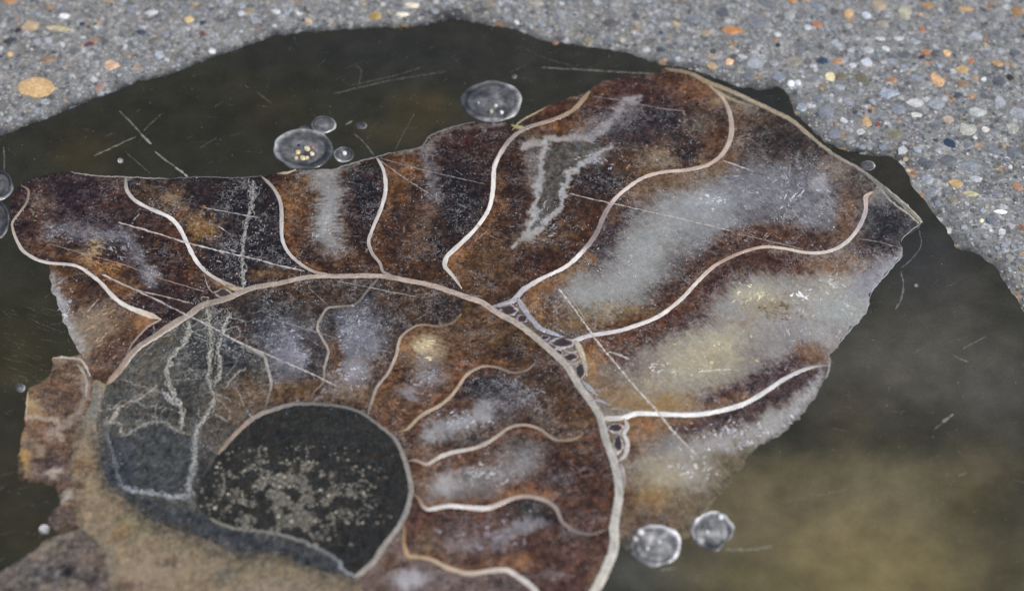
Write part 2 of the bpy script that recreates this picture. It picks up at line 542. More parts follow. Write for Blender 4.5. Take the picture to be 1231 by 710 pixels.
def add_line(q, closed=False):
    i0 = len(cv)
    cv.extend(map(tuple, q))
    n = len(q)
    ce.extend((i0 + i, i0 + i + 1) for i in range(n - 1))
    if closed:
        ce.append((i0 + n - 1, i0))


add_line(rim, True)
DL = [densify(ln, 3.0, False, rg, k * 13.7) for k, (ln, rg) in enumerate(LINES)]
ROOT = [d.copy() for d in DL]
for k in range(len(DL)):                       # close every line onto its neighbours so that the pieces separate
    rest = np.vstack([d for j, d in enumerate(ROOT) if j != k])
    for end in (0, -1):
        e = ROOT[k][end]
        dist = np.hypot(*(rest - e).T)
        j = int(np.argmin(dist))
        if 1e-6 < dist[j] < 16:
            DL[k] = np.vstack([rest[j][None], DL[k]]) if end == 0 else np.vstack([DL[k], rest[j][None]])
for d in DL:
    add_line(plane(d) * MM)
# grid points: dense on the fossil, coarser on the resin
foss_out = plane(np.array(OUT_TOP + SHELL[1:] + OUT_R[1:-1] + [(790, 660), (745, 700), (700, 770), (560, 870), (340, 885), (150, 820), (70, 820), (-70, 770), (-50, 700), (40, 640), (15, 560), (25, 460), (55, 420), (50, 330), (12, 290)])) * MM
lo, hi = rim.min(0), rim.max(0)
gx, gy = np.meshgrid(np.arange(lo[0], hi[0], .235), np.arange(lo[1], hi[1], .27))
gp = np.column_stack([gx.ravel(), gy.ravel()])
gp += rng.uniform(-.08, .08, gp.shape)
gpx = photo(gp / MM)
vis = (gpx[:, 0] > -25) & (gpx[:, 0] < 1260) & (gpx[:, 1] > -20) & (gpx[:, 1] < 735)
isf = inside_poly(gp, foss_out)
row, col_ = np.divmod(np.arange(len(gp)), gx.shape[1])
coarse = (row % 2 == 0) & (col_ % 2 == 0)
vcoarse = (row % 5 == 0) & (col_ % 5 == 0)
keep = inside_poly(gp, rim) & ((isf & vis) | (vis & coarse) | (isf & coarse) | vcoarse)
gp = gp[keep]
allp = [Vector(p) for p in cv] + [Vector(p) for p in gp.tolist()]
ov, oe, of, ovi, oei, ofi = geometry.delaunay_2d_cdt(allp, ce, [], 0, 1e-5)
OV = np.array([tuple(v) for v in ov])
T = np.array(of, int)
cen = OV[T].mean(1)
okt = inside_poly(cen, rim)
T = T[okt]
cen = cen[okt]
OE = np.array(oe, int)
isc = np.array([len(x) > 0 for x in oei])
nv = len(OV)
ckeys = np.unique(np.sort(OE[isc], 1) @ np.array([nv, 1]))
te = np.concatenate([T[:, [0, 1]], T[:, [1, 2]], T[:, [2, 0]]])
tid = np.tile(np.arange(len(T)), 3)
tk = np.sort(te, 1) @ np.array([nv, 1])
o_ = np.argsort(tk, kind='stable')
tk, tid = tk[o_], tid[o_]
same = np.nonzero((tk[1:] == tk[:-1]) & ~np.isin(tk[1:], ckeys))[0]
A, B = tid[same], tid[same + 1]
lab = np.arange(len(T))
while True:                                    # label propagation with pointer jumping
    m_ = np.minimum(lab[A], lab[B])
    l2 = lab.copy()
    np.minimum.at(l2, A, m_)
    np.minimum.at(l2, B, m_)
    np.minimum.at(l2, lab[A], m_)
    np.minimum.at(l2, lab[B], m_)
    l2 = l2[l2]
    l2 = l2[l2]
    if (l2 == lab).all():
        break
    lab = l2

SEEDS = {  # name -> list of seed pixels
    'resin': [(300, 130), (1100, 450), (20, 400), (600, 930), (1000, 150)],
    'ch0': [(115, 390)], 'ch0b': [(60, 490)], 'ch0c': [(60, 690)], 'ch1': [(120, 260)], 'ch2': [(270, 270)], 'ch3': [(400, 260)],
    'ch4': [(520, 250)], 'ch5': [(700, 200)], 'ch6': [(850, 260)], 'ch7': [(900, 380)], 'ch8': [(830, 560)],
    'inA': [(170, 460)], 'inB': [(350, 400)], 'inC': [(430, 420)], 'inD': [(580, 400)], 'inE': [(600, 480)], 'inF': [(640, 560)],
    'inG': [(640, 640)], 'inH': [(560, 720)], 'core': [(380, 590)], 'matrix': [(150, 650)]}
names = list(SEEDS)
regs, areas = np.unique(lab, return_inverse=True)[0], None
p0, p1, p2 = OV[T[:, 0]], OV[T[:, 1]], OV[T[:, 2]]
tarea = np.abs((p1[:, 0] - p0[:, 0]) * (p2[:, 1] - p0[:, 1]) - (p1[:, 1] - p0[:, 1]) * (p2[:, 0] - p0[:, 0])) / 2
cpx = photo(cen / MM)
reg_name = {}
for nme, ss in SEEDS.items():
    for s in ss:
        i = int(np.argmin(((cpx - np.array(s)) ** 2).sum(1)))
        l = int(lab[i])
        reg_name.setdefault(l, nme)
seed_xy = np.array([s for nme in names for s in SEEDS[nme]])
seed_nm = [nme for nme in names for s in SEEDS[nme]]
for l in regs:
    if int(l) not in reg_name:
        msk = lab == l
        c = np.average(cpx[msk], axis=0, weights=tarea[msk])
        # a sliver takes the name of the named piece whose triangles lie closest
        named = np.array([int(x) in reg_name for x in lab])
        d = ((cpx - c) ** 2).sum(1)
        d[~named | msk] = 1e9
        reg_name[int(l)] = reg_name[int(lab[int(np.argmin(d))])]
tri_name = np.array([reg_name[int(l)] for l in lab])
VPX = photo(OV / MM)

# ------------------------------------------------------------------ mineral colour of every floor point
X, Y = VPX[:, 0], VPX[:, 1]
mx, my = OV[:, 0], OV[:, 1]
wx = X + 11 * fbm(mx * .35, my * .35, 3) + 4.5 * fbm(mx * 1.6 + 31, my * 1.6, 3) + 1.5 * pnoise(mx * 4, my * 4)
wy = Y + 8 * fbm(mx * .35 + 90, my * .35, 3) + 3.5 * fbm(mx * 1.6 + 77, my * 1.6, 3) + 1.2 * pnoise(mx * 4 + 9, my * 4)


FIB = dict(ch0=35, ch1=-25, ch2=-15, ch3=5, ch4=10, ch5=-15, ch6=125, ch7=120, ch8=115, inA=60, inB=5, inC=-5, inD=-25, inE=110, inF=100, inG=95, inH=95)
SLIVERS = []


class Paint:
    def __init__(self, idx, base, dens, name=''):
        self.name = name
        self.i = idx
        self.c = np.tile(np.array(base, float), (len(idx), 1))
        self.d = np.full(len(idx), dens)
        self.x, self.y = wx[idx], wy[idx]
        self.x0, self.y0 = self.x, self.y
        if name in FIB:                         # colour zones feather out along the crystal fibres
            a = math.radians(FIB[name])
            u = mx[idx] * math.cos(a) + my[idx] * math.sin(a)
            v = -mx[idx] * math.sin(a) + my[idx] * math.cos(a)
            n = 13 * fbm(u * .28, v * 1.9, 3, .7) + 5 * pnoise(u * .9, v * 4.5)
            self.x = self.x + n * math.cos(a)
            self.y = self.y - n * math.sin(a) * .75

    def put(self, wgt, col, dens):
        wgt = np.clip(wgt, 0, 1)
        self.c += wgt[:, None] * (np.array(col, float) - self.c)
        if dens is not None:
            self.d += wgt * (dens - self.d)

    def G(self, x, y, rx, ry, col, a=.85, dens=None, hard=1.3):
        q = ((self.x - x) / rx) ** 2 + ((self.y - y) / ry) ** 2
        self.put(a * np.exp(-np.power(q, hard) * .8), col, dens)

    def K(self, pts, w_, col, a=.85, dens=None, hard=1.3):
        d = np.full(len(self.i), 1e9)
        X_, Y_ = (self.x0, self.y0) if hard >= 2 else (self.x, self.y)
        s = spline(pts, 6)
        for p, q in zip(s[:-1, :2], s[1:, :2]):
            e = q - p
            L = max(e @ e, 1e-9)
            t = np.clip(((X_ - p[0]) * e[0] + (Y_ - p[1]) * e[1]) / L, 0, 1)
            d = np.minimum(d, (X_ - p[0] - t * e[0]) ** 2 + (Y_ - p[1] - t * e[1]) ** 2)
        self.put(a * np.exp(-np.power(d / w_ ** 2, hard) * .8), col, dens)

    def shards(self, x, y, rx, ry, n, col, L=9, w_=1.3, a=.8, ang=None):
        # slivers of clear crystal, the light they catch put into their colour
        for _ in range(n):
            px, py = random.gauss(x, rx * .5), random.gauss(y, ry * .5)
            an = random.uniform(0, math.pi) if ang is None else random.gauss(ang, .35)
            l = random.uniform(.3, 1) * L
            k = random.uniform(.82, 1.12)
            SLIVERS.append((px, py, an, l, w_ * random.uniform(.6, 1.5), tuple(v * k for v in col), self.name))

    def blotch(self, n, x0, x1, y0, y1, cols, r0=4, r1=12, a=.6):
        for _ in range(n):
            r = random.uniform(r0, r1)
            self.G(random.uniform(x0, x1), random.uniform(y0, y1), r * random.uniform(.8, 1.8), r * random.uniform(.4, .9), random.choice(cols), a * random.uniform(.5, 1))

    def P(self, poly, col, a=.9, dens=None):
        self.put(a * inside_poly(np.column_stack([self.x0, self.y0]), poly).astype(float), col, dens)


def off(line, dx, dy, a=0, b=None):
    return [(p[0] + dx, p[1] + dy) for p in line[a:b]]


RECIPES = {}


def recipe(name, base, dens, grain, ang):
    def deco(f):
        RECIPES[name] = (base, dens, grain, ang, f)
        return f
    return deco


@recipe('ch0', (86, 64, 48), .3, .24, 60)
def _(p):
    p.G(115, 345, 34, 18, (56, 43, 42), .9)
    p.G(82, 345, 14, 12, (112, 78, 48), .8)
    p.G(115, 392, 24, 30, (148, 128, 104), .75, .4)
    p.G(150, 385, 22, 14, (120, 92, 66), .7)
    p.G(173, 387, 13, 12, (150, 98, 58), .9)
    p.G(135, 432, 26, 26, (86, 60, 48), .8)
    p.G(110, 440, 14, 16, (110, 90, 76), .6)
    p.K([(60, 340), (66, 356), (76, 384), (92, 416)], 9, (168, 168, 174), .85, .9)
    p.K([(80, 385), (100, 420)], 12, (150, 140, 122), .6, .6)
    p.shards(80, 385, 10, 34, 30, (196, 196, 200), 7, 1.4, .8)
    p.shards(120, 395, 26, 30, 30, (170, 148, 120), 12, 1.0, .6, -.7)


@recipe('ch0b', (108, 84, 66), .25, .24, 0)
def _(p):
    p.G(72, 470, 24, 26, (98, 74, 60), .8)
    p.G(38, 490, 12, 20, (165, 126, 78), .85)
    p.G(60, 520, 20, 16, (120, 80, 60), .7)
    p.G(29, 548, 8, 20, (190, 146, 74), .9)
    p.G(62, 560, 18, 16, (72, 56, 56), .8)
    p.K([(30, 502), (55, 500), (68, 508), (74, 528)], 3, (172, 156, 142), .8)
    p.K([(25, 535), (45, 535), (50, 545)], 4, (165, 140, 110), .7)
    p.G(66, 567, 7, 5, (195, 180, 164), .9)
    p.G(76, 599, 9, 7, (196, 184, 168), .9)
    p.G(72, 625, 16, 14, (86, 72, 64), .8)
    p.K([(100, 455), (104, 480), (92, 500), (60, 525)], 5, (150, 138, 126), .6)
    p.K(OUT_L2[9:], 4.5, (66, 58, 48), .7, .1)
    p.K(OUT_L2[2:6], 3, (84, 72, 58), .6, .1)
    p.blotch(40, 22, 110, 430, 640, [(150, 122, 92), (74, 58, 58), (124, 84, 58), (98, 80, 84), (172, 146, 112)], 4, 10, .6)


@recipe('ch0c', (94, 84, 75), .3, .35, 30)
def _(p):
    p.G(50, 690, 26, 14, (92, 86, 86), .8)
    p.G(82, 682, 9, 7, (52, 48, 60), .9)
    p.G(105, 668, 16, 10, (124, 104, 92), .8)
    p.G(110, 700, 10, 9, (70, 58, 60), .8)
    p.G(20, 700, 18, 9, (86, 82, 78), .7)
    p.K([(-5, 690), (18, 677), (38, 664), (58, 652), (85, 644)], 5, (140, 130, 112), .7)
    p.K(OUT_L3[:6], 3, (78, 72, 62), .7, .1)
    p.blotch(40, -20, 130, 640, 720, [(140, 124, 104), (66, 58, 62), (110, 92, 92), (124, 100, 82)], 4, 12, .6)


@recipe('matrix', (134, 114, 88), .12, .34, 30)
def _(p):
    p.G(110, 485, 16, 26, (120, 118, 110), .9, .4)
    p.G(105, 520, 12, 14, (126, 112, 92), .8)
    p.G(100, 560, 14, 9, (118, 88, 58), .8)
    p.G(125, 590, 24, 14, (136, 120, 90), .7)
    p.G(92, 585, 12, 5, (74, 56, 42), .7)
    p.G(160, 632, 26, 14, (124, 118, 84), .7)
    p.G(145, 640, 12, 10, (118, 84, 52), .6)
    p.G(215, 660, 34, 16, (132, 116, 88), .7)
    p.G(180, 690, 40, 18, (146, 126, 102), .7)
    p.G(205, 675, 12, 4, (72, 58, 48), .7)
    p.G(300, 690, 50, 14, (120, 108, 82), .7)
    p.G(360, 705, 50, 14, (128, 112, 96), .7)
    p.G(270, 690, 10, 14, (88, 86, 84), .6)
    p.K([(120, 650), (130, 672), (133, 705)], 5, (160, 150, 140), .7)
    p.G(155, 705, 20, 8, (96, 74, 62), .7)
    p.K(WALL_L[3:], 9, (76, 72, 66), .8, .1)
    p.K(WALL_L[6:], 16, (104, 92, 72), .5, .1)
    p.K(MATRIX_L[3:], 6, (104, 88, 70), .6)
    p.blotch(60, 85, 420, 500, 710, [(150, 130, 102), (112, 88, 62), (126, 112, 84), (96, 82, 66), (146, 128, 110)], 4, 14, .5)


@recipe('ch1', (64, 47, 47), .35, .3, 35)
def _(p):
    p.G(140, 235, 36, 22, (82, 58, 50), .8)
    p.G(85, 232, 44, 16, (60, 46, 54), .85)
    p.G(48, 246, 15, 22, (104, 84, 70), .75)
    p.G(55, 287, 24, 14, (84, 60, 48), .8)
    p.G(40, 300, 14, 10, (104, 74, 52), .7)
    p.G(120, 262, 50, 10, (68, 55, 60), .7)
    p.G(190, 270, 26, 14, (76, 56, 48), .7)
    p.G(205, 312, 34, 22, (62, 43, 32), .85)
    p.G(230, 335, 20, 12, (78, 52, 32), .8)
    p.G(165, 300, 14, 14, (58, 44, 38), .8)
    p.G(125, 322, 24, 11, (122, 82, 46), .85)
    p.G(150, 345, 22, 10, (112, 80, 48), .8)
    p.G(95, 305, 14, 10, (96, 82, 70), .6)
    p.K([(60, 278), (90, 276), (115, 284), (150, 283), (165, 306), (182, 336)], 10, (118, 116, 124), .62, .9)
    p.G(183, 333, 12, 9, (128, 124, 128), .5, .9)
    p.K([(107, 313), (116, 292)], 4.5, (184, 150, 96), .9)
    p.G(98, 308, 7, 8, (150, 116, 82), .7)
    p.K([(60, 300), (62, 312)], 4, (130, 104, 84), .6)
    p.G(262, 340, 14, 5, (120, 88, 56), .7)
    p.K([(250, 330), (272, 343), (290, 347)], 4, (150, 128, 98), .6)
    p.shards(150, 295, 26, 20, 40, (150, 150, 156), 9, 1.1, .75, .9)
    p.shards(180, 330, 14, 14, 22, (156, 152, 154), 7, 1.2, .7)
    p.shards(80, 285, 30, 8, 16, (140, 136, 140), 7, 1.2, .7)
    p.shards(205, 305, 34, 22, 30, (104, 78, 56), 12, 1.1, .7, -.3)
    p.shards(130, 325, 24, 12, 24, (176, 132, 80), 13, 1.0, .8, .5)
    p.shards(45, 250, 16, 22, 12, (140, 120, 104), 8, 1.4, .6)
    p.K(off(S2, -8, 3, 4, 10), 7, (96, 64, 42), .5)
    p.K(off(S1, 4, -8, 8, 14), 5, (124, 84, 48), .5)


@recipe('ch2', (52, 43, 45), .55, .3, 75)
def _(p):
    p.G(180, 228, 28, 10, (84, 66, 54), .8)
    p.G(275, 245, 28, 24, (48, 40, 42), .8)
    p.G(240, 226, 40, 8, (66, 50, 48), .7)
    p.G(207, 238, 13, 11, (130, 104, 68), .8)
    p.G(222, 256, 14, 10, (120, 84, 54), .7)
    p.G(242, 276, 19, 15, (146, 104, 50), .9)
    p.G(238, 236, 12, 10, (60, 46, 50), .7)
    p.G(270, 300, 26, 20, (62, 52, 55), .7, .8)
    p.G(320, 260, 14, 30, (56, 46, 48), .8, .7)
    p.G(325, 330, 30, 8, (112, 84, 52), .8)
    p.G(312, 300, 14, 14, (50, 42, 44), .8, .7)
    p.G(265, 258, 14, 10, (92, 84, 86), .5, .9)
    p.shards(265, 300, 40, 30, 36, (140, 136, 138), 8, 1.0, .75)
    p.shards(315, 280, 16, 40, 30, (136, 132, 132), 7, 1.1, .7)
    p.shards(240, 260, 26, 20, 24, (160, 128, 84), 8, 1.0, .6)
    p.K(off(S2, 8, -2, 2, 8), 5, (112, 78, 46), .4)


@recipe('ch3', (60, 43, 34), .45, .28, 85)
def _(p):
    p.G(352, 246, 20, 30, (118, 78, 42), .85)
    p.G(366, 222, 16, 10, (120, 92, 56), .6)
    p.G(350, 285, 14, 16, (104, 66, 44), .7)
    p.G(435, 232, 24, 42, (46, 37, 39), .9)
    p.G(440, 205, 20, 8, (60, 48, 46), .7)
    p.G(415, 270, 16, 24, (70, 50, 40), .7)
    p.G(425, 315, 36, 12, (92, 62, 36), .8)
    p.G(380, 305, 30, 14, (60, 42, 34), .8, .6)
    p.K([(388, 205), (395, 225), (396, 250), (391, 275), (398, 291)], 17, (150, 148, 146), .8, .8)
    p.K([(360, 207), (400, 205), (425, 198)], 5, (140, 134, 126), .6, .8)
    p.G(394, 262, 11, 20, (164, 162, 160), .6)
    p.shards(395, 270, 16, 26, 24, (186, 184, 182), 8, 1.3, .7)
    p.shards(400, 300, 40, 14, 24, (120, 100, 84), 9, 1.0, .7)
    p.shards(440, 240, 20, 40, 20, (104, 94, 92), 9, 1.0, .6)
    p.K(off(S3, 7, 0, 1, 8), 5, (136, 90, 50), .5)


@recipe('ch4', (66, 48, 40), .4, .26, 80)
def _(p):
    p.G(484, 206, 20, 18, (124, 82, 46), .85)
    p.G(482, 235, 14, 18, (96, 66, 44), .7)
    p.G(552, 235, 28, 48, (46, 39, 43), .9, .5)
    p.G(556, 168, 40, 14, (74, 49, 44), .85)
    p.G(590, 160, 24, 10, (66, 46, 44), .8)
    p.G(660, 132, 30, 8, (92, 60, 44), .9)
    p.G(695, 118, 12, 8, (110, 78, 54), .8)
    p.G(480, 285, 28, 28, (80, 56, 40), .7)
    p.G(510, 325, 30, 12, (78, 54, 38), .7)
    p.G(530, 285, 16, 20, (58, 46, 42), .7)
    p.K([(513, 184), (519, 205), (519, 224), (524, 242)], 8, (122, 117, 122), .65, .8)
    p.K([(516, 250), (508, 275), (498, 300)], 13, (110, 88, 72), .55, .5)
    p.K([(480, 184), (510, 178), (545, 155), (600, 150)], 3.5, (120, 112, 106), .6, .8)
    p.G(520, 335, 20, 6, (86, 62, 44), .6)
    p.shards(550, 240, 26, 40, 34, (112, 108, 114), 8, 1.0, .7)
    p.shards(500, 290, 34, 30, 28, (116, 94, 78), 10, 1.0, .7)
    p.shards(520, 230, 12, 20, 12, (150, 148, 154), 8, 1.2, .7)
    p.K(off(S4, 7, 0, 1, 7), 5, (130, 86, 48), .5)
    p.K(off(S4, 9, -4, 5, 9), 5, (112, 72, 42), .5)


@recipe('ch5', (74, 54, 42), .4, .28, 75)
def _(p):
    p.G(675, 152, 34, 11, (116, 76, 44), .85)
    p.G(645, 165, 18, 7, (104, 90, 66), .6)
    p.G(740, 108, 50, 17, (84, 55, 49), .9)
    p.G(760, 100, 18, 8, (70, 44, 42), .7)
    p.G(715, 115, 16, 12, (100, 68, 46), .8)
    p.G(790, 120, 40, 14, (72, 48, 46), .85)
    p.G(842, 108, 36, 16, (114, 74, 46), .9)
    p.G(862, 122, 14, 10, (140, 118, 88), .7)
    p.G(765, 152, 60, 24, (64, 54, 60), .9, .6)
    p.G(800, 140, 26, 10, (56, 44, 50), .8)
    p.G(845, 150, 20, 14, (96, 84, 74), .7)
    p.G(862, 175, 16, 18, (98, 66, 46), .8)
    p.G(760, 205, 44, 14, (92, 68, 46), .8)
    p.G(795, 190, 26, 16, (130, 108, 82), .8, .6)
    p.G(825, 182, 17, 13, (52, 40, 42), .85)
    p.G(846, 190, 12, 12, (112, 90, 70), .7)
    p.G(715, 215, 30, 20, (54, 44, 47), .9, .6)
    p.G(690, 255, 22, 22, (76, 56, 46), .8)
    p.G(680, 285, 30, 14, (88, 63, 42), .8)
    p.G(620, 225, 18, 40, (62, 46, 42), .85, .5)
    p.G(615, 270, 22, 20, (66, 47, 42), .8)
    p.G(600, 315, 36, 24, (100, 76, 50), .85)
    p.G(650, 312, 44, 14, (64, 44, 40), .8)
    p.G(585, 350, 30, 10, (90, 64, 44), .8)
    p.K(off(S5, 10, 2, 9, 13), 9, (100, 68, 46), .6)
    p.G(548, 312, 9, 16, (146, 98, 52), .9)
    p.G(558, 335, 10, 10, (120, 84, 50), .7)
    p.P([(652, 181), (683, 173), (722, 172), (709, 189), (686, 202), (678, 217), (676, 236), (668, 253), (650, 272), (637, 284), (642, 258), (648, 238), (650, 205)], (86, 82, 75), .95, .15)
    p.K([(633, 174), (655, 169), (700, 166), (722, 158), (745, 132), (762, 120)], 4.5, (170, 166, 164), .8, .9, 2)
    p.K([(655, 172), (650, 185), (647, 205), (645, 235), (640, 262), (633, 282)], 4.5, (176, 176, 172), .85, .8, 2)
    p.G(641, 200, 8, 28, (140, 136, 132), .6)
    p.K([(735, 176), (713, 188), (690, 204), (679, 220), (675, 240), (661, 262), (641, 281), (620, 296)], 3.6, (174, 174, 172), .85, .9, 2)
    p.K([(700, 160), (725, 152), (745, 140), (755, 130)], 12, (124, 118, 122), .5, .9)
    p.G(722, 190, 14, 8, (140, 138, 142), .6, .9)
    p.G(640, 290, 26, 8, (120, 106, 92), .5, .8)
    p.K([(690, 138), (700, 148), (699, 162)], 2.2, (160, 130, 96), .7)
    p.shards(720, 190, 24, 10, 22, (176, 174, 176), 9, 1.2)
    p.shards(650, 265, 24, 24, 30, (150, 146, 144), 9, 1.0, .7)
    p.shards(790, 190, 30, 14, 22, (156, 132, 104), 9, 1.4, .7)
    p.shards(835, 150, 30, 14, 14, (132, 118, 104), 12, 1.2, .6)
    p.shards(600, 290, 30, 30, 26, (112, 88, 66), 12, 1.0, .7, .6)
    p.shards(740, 135, 40, 12, 18, (120, 108, 112), 10, 1.2, .6)
    p.K(off(S5, 8, 4, 7, 15), 5, (134, 88, 48), .5)
    p.K(off(S6, -3, -9, 11, 17), 6, (84, 54, 40), .6)


@recipe('ch6', (88, 78, 74), .6, .24, 45)
def _(p):
    p.G(905, 150, 34, 24, (74, 62, 56), .85)
    p.G(900, 130, 14, 8, (130, 112, 90), .7)
    p.G(950, 170, 40, 22, (70, 60, 56), .85, .7)
    p.G(925, 145, 26, 10, (84, 66, 50), .6)
    p.G(1015, 225, 24, 20, (84, 70, 60), .8)
    p.G(1000, 203, 15, 13, (132, 112, 92), .7)
    p.G(1040, 215, 12, 8, (72, 66, 62), .7)
    p.K([(884, 135), (888, 170), (868, 200), (830, 216), (790, 222), (765, 236)], 10, (108, 80, 56), .75)
    p.K([(745, 245), (735, 275), (722, 300)], 14, (64, 50, 52), .85)
    p.G(702, 330, 24, 20, (64, 46, 44), .9)
    p.G(735, 312, 14, 22, (74, 62, 64), .6, .9)
    p.K([(700, 352), (735, 348), (768, 322), (786, 286), (815, 262), (850, 250)], 30, (152, 152, 146), .9, .7)
    p.G(770, 300, 26, 20, (150, 152, 148), .5)
    p.G(870, 250, 60, 32, (138, 140, 142), .75, .9)
    p.G(850, 290, 40, 20, (128, 128, 128), .6, .8)
    p.G(845, 240, 24, 8, (168, 168, 168), .6, .9)
    p.G(925, 215, 36, 18, (120, 120, 124), .7, 1.0)
    p.G(945, 168, 52, 22, (62, 53, 50), .8, .6)
    p.G(960, 235, 52, 30, (112, 112, 124), .7, 1.0)
    p.G(985, 223, 11, 9, (170, 166, 164), .7)
    p.G(895, 232, 22, 16, (120, 122, 130), .6)
    p.G(915, 262, 30, 12, (92, 88, 92), .6)
    p.G(985, 262, 26, 16, (130, 130, 136), .6, 1.0)
    p.G(820, 225, 24, 8, (110, 88, 66), .6)
    p.K([(740, 392), (790, 372), (825, 340), (862, 305), (900, 286), (950, 287), (985, 292)], 13, (76, 53, 46), .9, .5)
    p.K([(870, 290), (920, 275), (960, 285)], 10, (96, 68, 56), .55, .7)
    p.G(1020, 262, 12, 28, (108, 78, 56), .85)
    p.G(1005, 288, 20, 8, (98, 72, 54), .8)
    p.G(645, 366, 12, 20, (150, 98, 48), .92)
    p.G(665, 340, 16, 8, (110, 72, 46), .7)
    p.G(690, 388, 40, 11, (116, 86, 48), .85)
    p.G(745, 375, 46, 10, (128, 104, 66), .75)
    p.G(668, 378, 16, 14, (92, 64, 44), .8)
    p.G(635, 385, 8, 8, (90, 76, 66), .7)
    p.shards(862, 242, 16, 8, 16, (196, 196, 196), 7, 2.2)
    p.shards(940, 225, 60, 34, 46, (176, 176, 182), 10, 1.1, .7)
    p.shards(985, 262, 24, 16, 18, (182, 182, 186), 7, 1.2)
    p.shards(760, 320, 60, 30, 20, (186, 186, 180), 8, 1.0, .6)
    p.shards(905, 285, 50, 12, 26, (128, 98, 78), 9, 1.3, .7, 1.5)
    p.K(off(S6, 7, 7, 13, 18), 6, (146, 96, 50), .6)
    p.K(off(S6, 5, 8, 4, 12), 5, (122, 86, 56), .5)
    p.K(off(S7, 2, -7, 11, 18), 5, (104, 72, 46), .5)


@recipe('ch7', (120, 112, 104), .55, .22, 45)
def _(p):
    p.K([(800, 450), (860, 410), (930, 372), (1000, 352), (1045, 345)], 40, (156, 148, 134), .9, .6)
    p.K([(718, 418), (770, 402), (815, 380), (850, 345), (880, 320), (915, 310), (960, 318)], 17, (76, 52, 46), .93, .5)
    p.G(835, 385, 24, 14, (84, 66, 64), .7, .7)
    p.G(720, 420, 18, 8, (108, 70, 48), .7)
    p.G(712, 436, 13, 24, (156, 106, 54), .92)
    p.G(745, 425, 22, 16, (90, 66, 54), .8)
    p.G(765, 440, 24, 18, (110, 92, 86), .7, .8)
    p.G(790, 430, 18, 14, (132, 118, 110), .6, .9)
    p.G(735, 470, 26, 16, (126, 92, 58), .85)
    p.G(790, 482, 56, 12, (150, 116, 70), .85)
    p.G(775, 465, 30, 14, (142, 122, 92), .7)
    p.G(840, 435, 46, 22, (168, 154, 118), .8)
    p.G(870, 412, 34, 16, (176, 162, 126), .7)
    p.G(880, 470, 30, 9, (140, 112, 78), .7)
    p.G(905, 355, 24, 13, (190, 180, 146), .8, .8)
    p.G(925, 367, 26, 8, (140, 122, 88), .7)
    p.G(895, 385, 18, 8, (140, 118, 86), .6)
    p.G(880, 372, 18, 14, (138, 134, 132), .6)
    p.G(950, 400, 42, 24, (138, 132, 130), .8, .8)
    p.G(905, 425, 16, 20, (122, 112, 104), .6)
    p.G(1010, 372, 34, 22, (154, 158, 152), .8, .8)
    p.G(940, 340, 40, 10, (142, 136, 124), .7, .8)
    p.G(1002, 338, 14, 14, (164, 158, 146), .7)
    p.G(990, 405, 20, 12, (160, 152, 150), .7)
    p.G(1055, 325, 24, 20, (124, 118, 132), .75, .9)
    p.G(1035, 345, 14, 16, (138, 138, 146), .7, .9)
    p.G(1000, 318, 34, 13, (116, 82, 58), .85)
    p.G(960, 322, 18, 9, (92, 66, 56), .8)
    p.G(1040, 295, 22, 18, (78, 62, 56), .85)
    p.G(1068, 268, 34, 26, (50, 48, 55), .93, .35)
    p.G(1062, 296, 18, 12, (62, 52, 54), .8)
    p.K([(965, 430), (925, 452), (890, 472), (850, 485)], 12, (74, 56, 60), .9)
    p.G(975, 424, 18, 10, (128, 90, 62), .8)
    p.G(985, 434, 12, 5, (110, 74, 54), .7)
    p.K([(1085, 300), (1064, 330), (1047, 356), (1041, 378), (1020, 398)], 4, (168, 168, 176), .6, .9)
    p.shards(905, 355, 26, 12, 22, (206, 198, 168), 9, 2.4, .8)
    p.shards(968, 360, 16, 5, 6, (226, 224, 216), 12, 2.0, .9, .4)  # a highlight, drawn as near-white slivers
    p.shards(925, 372, 34, 12, 18, (134, 114, 84), 12, 1.4, .6)
    p.shards(1010, 360, 36, 24, 30, (186, 188, 184), 10, 1.4, .7)
    p.shards(955, 395, 40, 24, 22, (170, 164, 160), 12, 1.3, .6)
    p.shards(1003, 337, 10, 10, 10, (186, 180, 168), 9, 2.4, .7)
    p.shards(800, 440, 30, 20, 16, (196, 188, 176), 9, 1.6, .8)
    p.shards(850, 430, 50, 22, 24, (196, 184, 150), 9, 1.4, .6)
    p.shards(990, 318, 40, 12, 22, (146, 112, 88), 9, 1.4, .7)
    p.shards(1065, 290, 20, 24, 14, (120, 116, 120), 8, 1.0, .7)
    p.K(off(S7, 3, 9, 12, 19), 6, (104, 66, 46), .6)
    p.K(off(S8, 0, -8, 5, 10), 6, (146, 104, 58), .55)


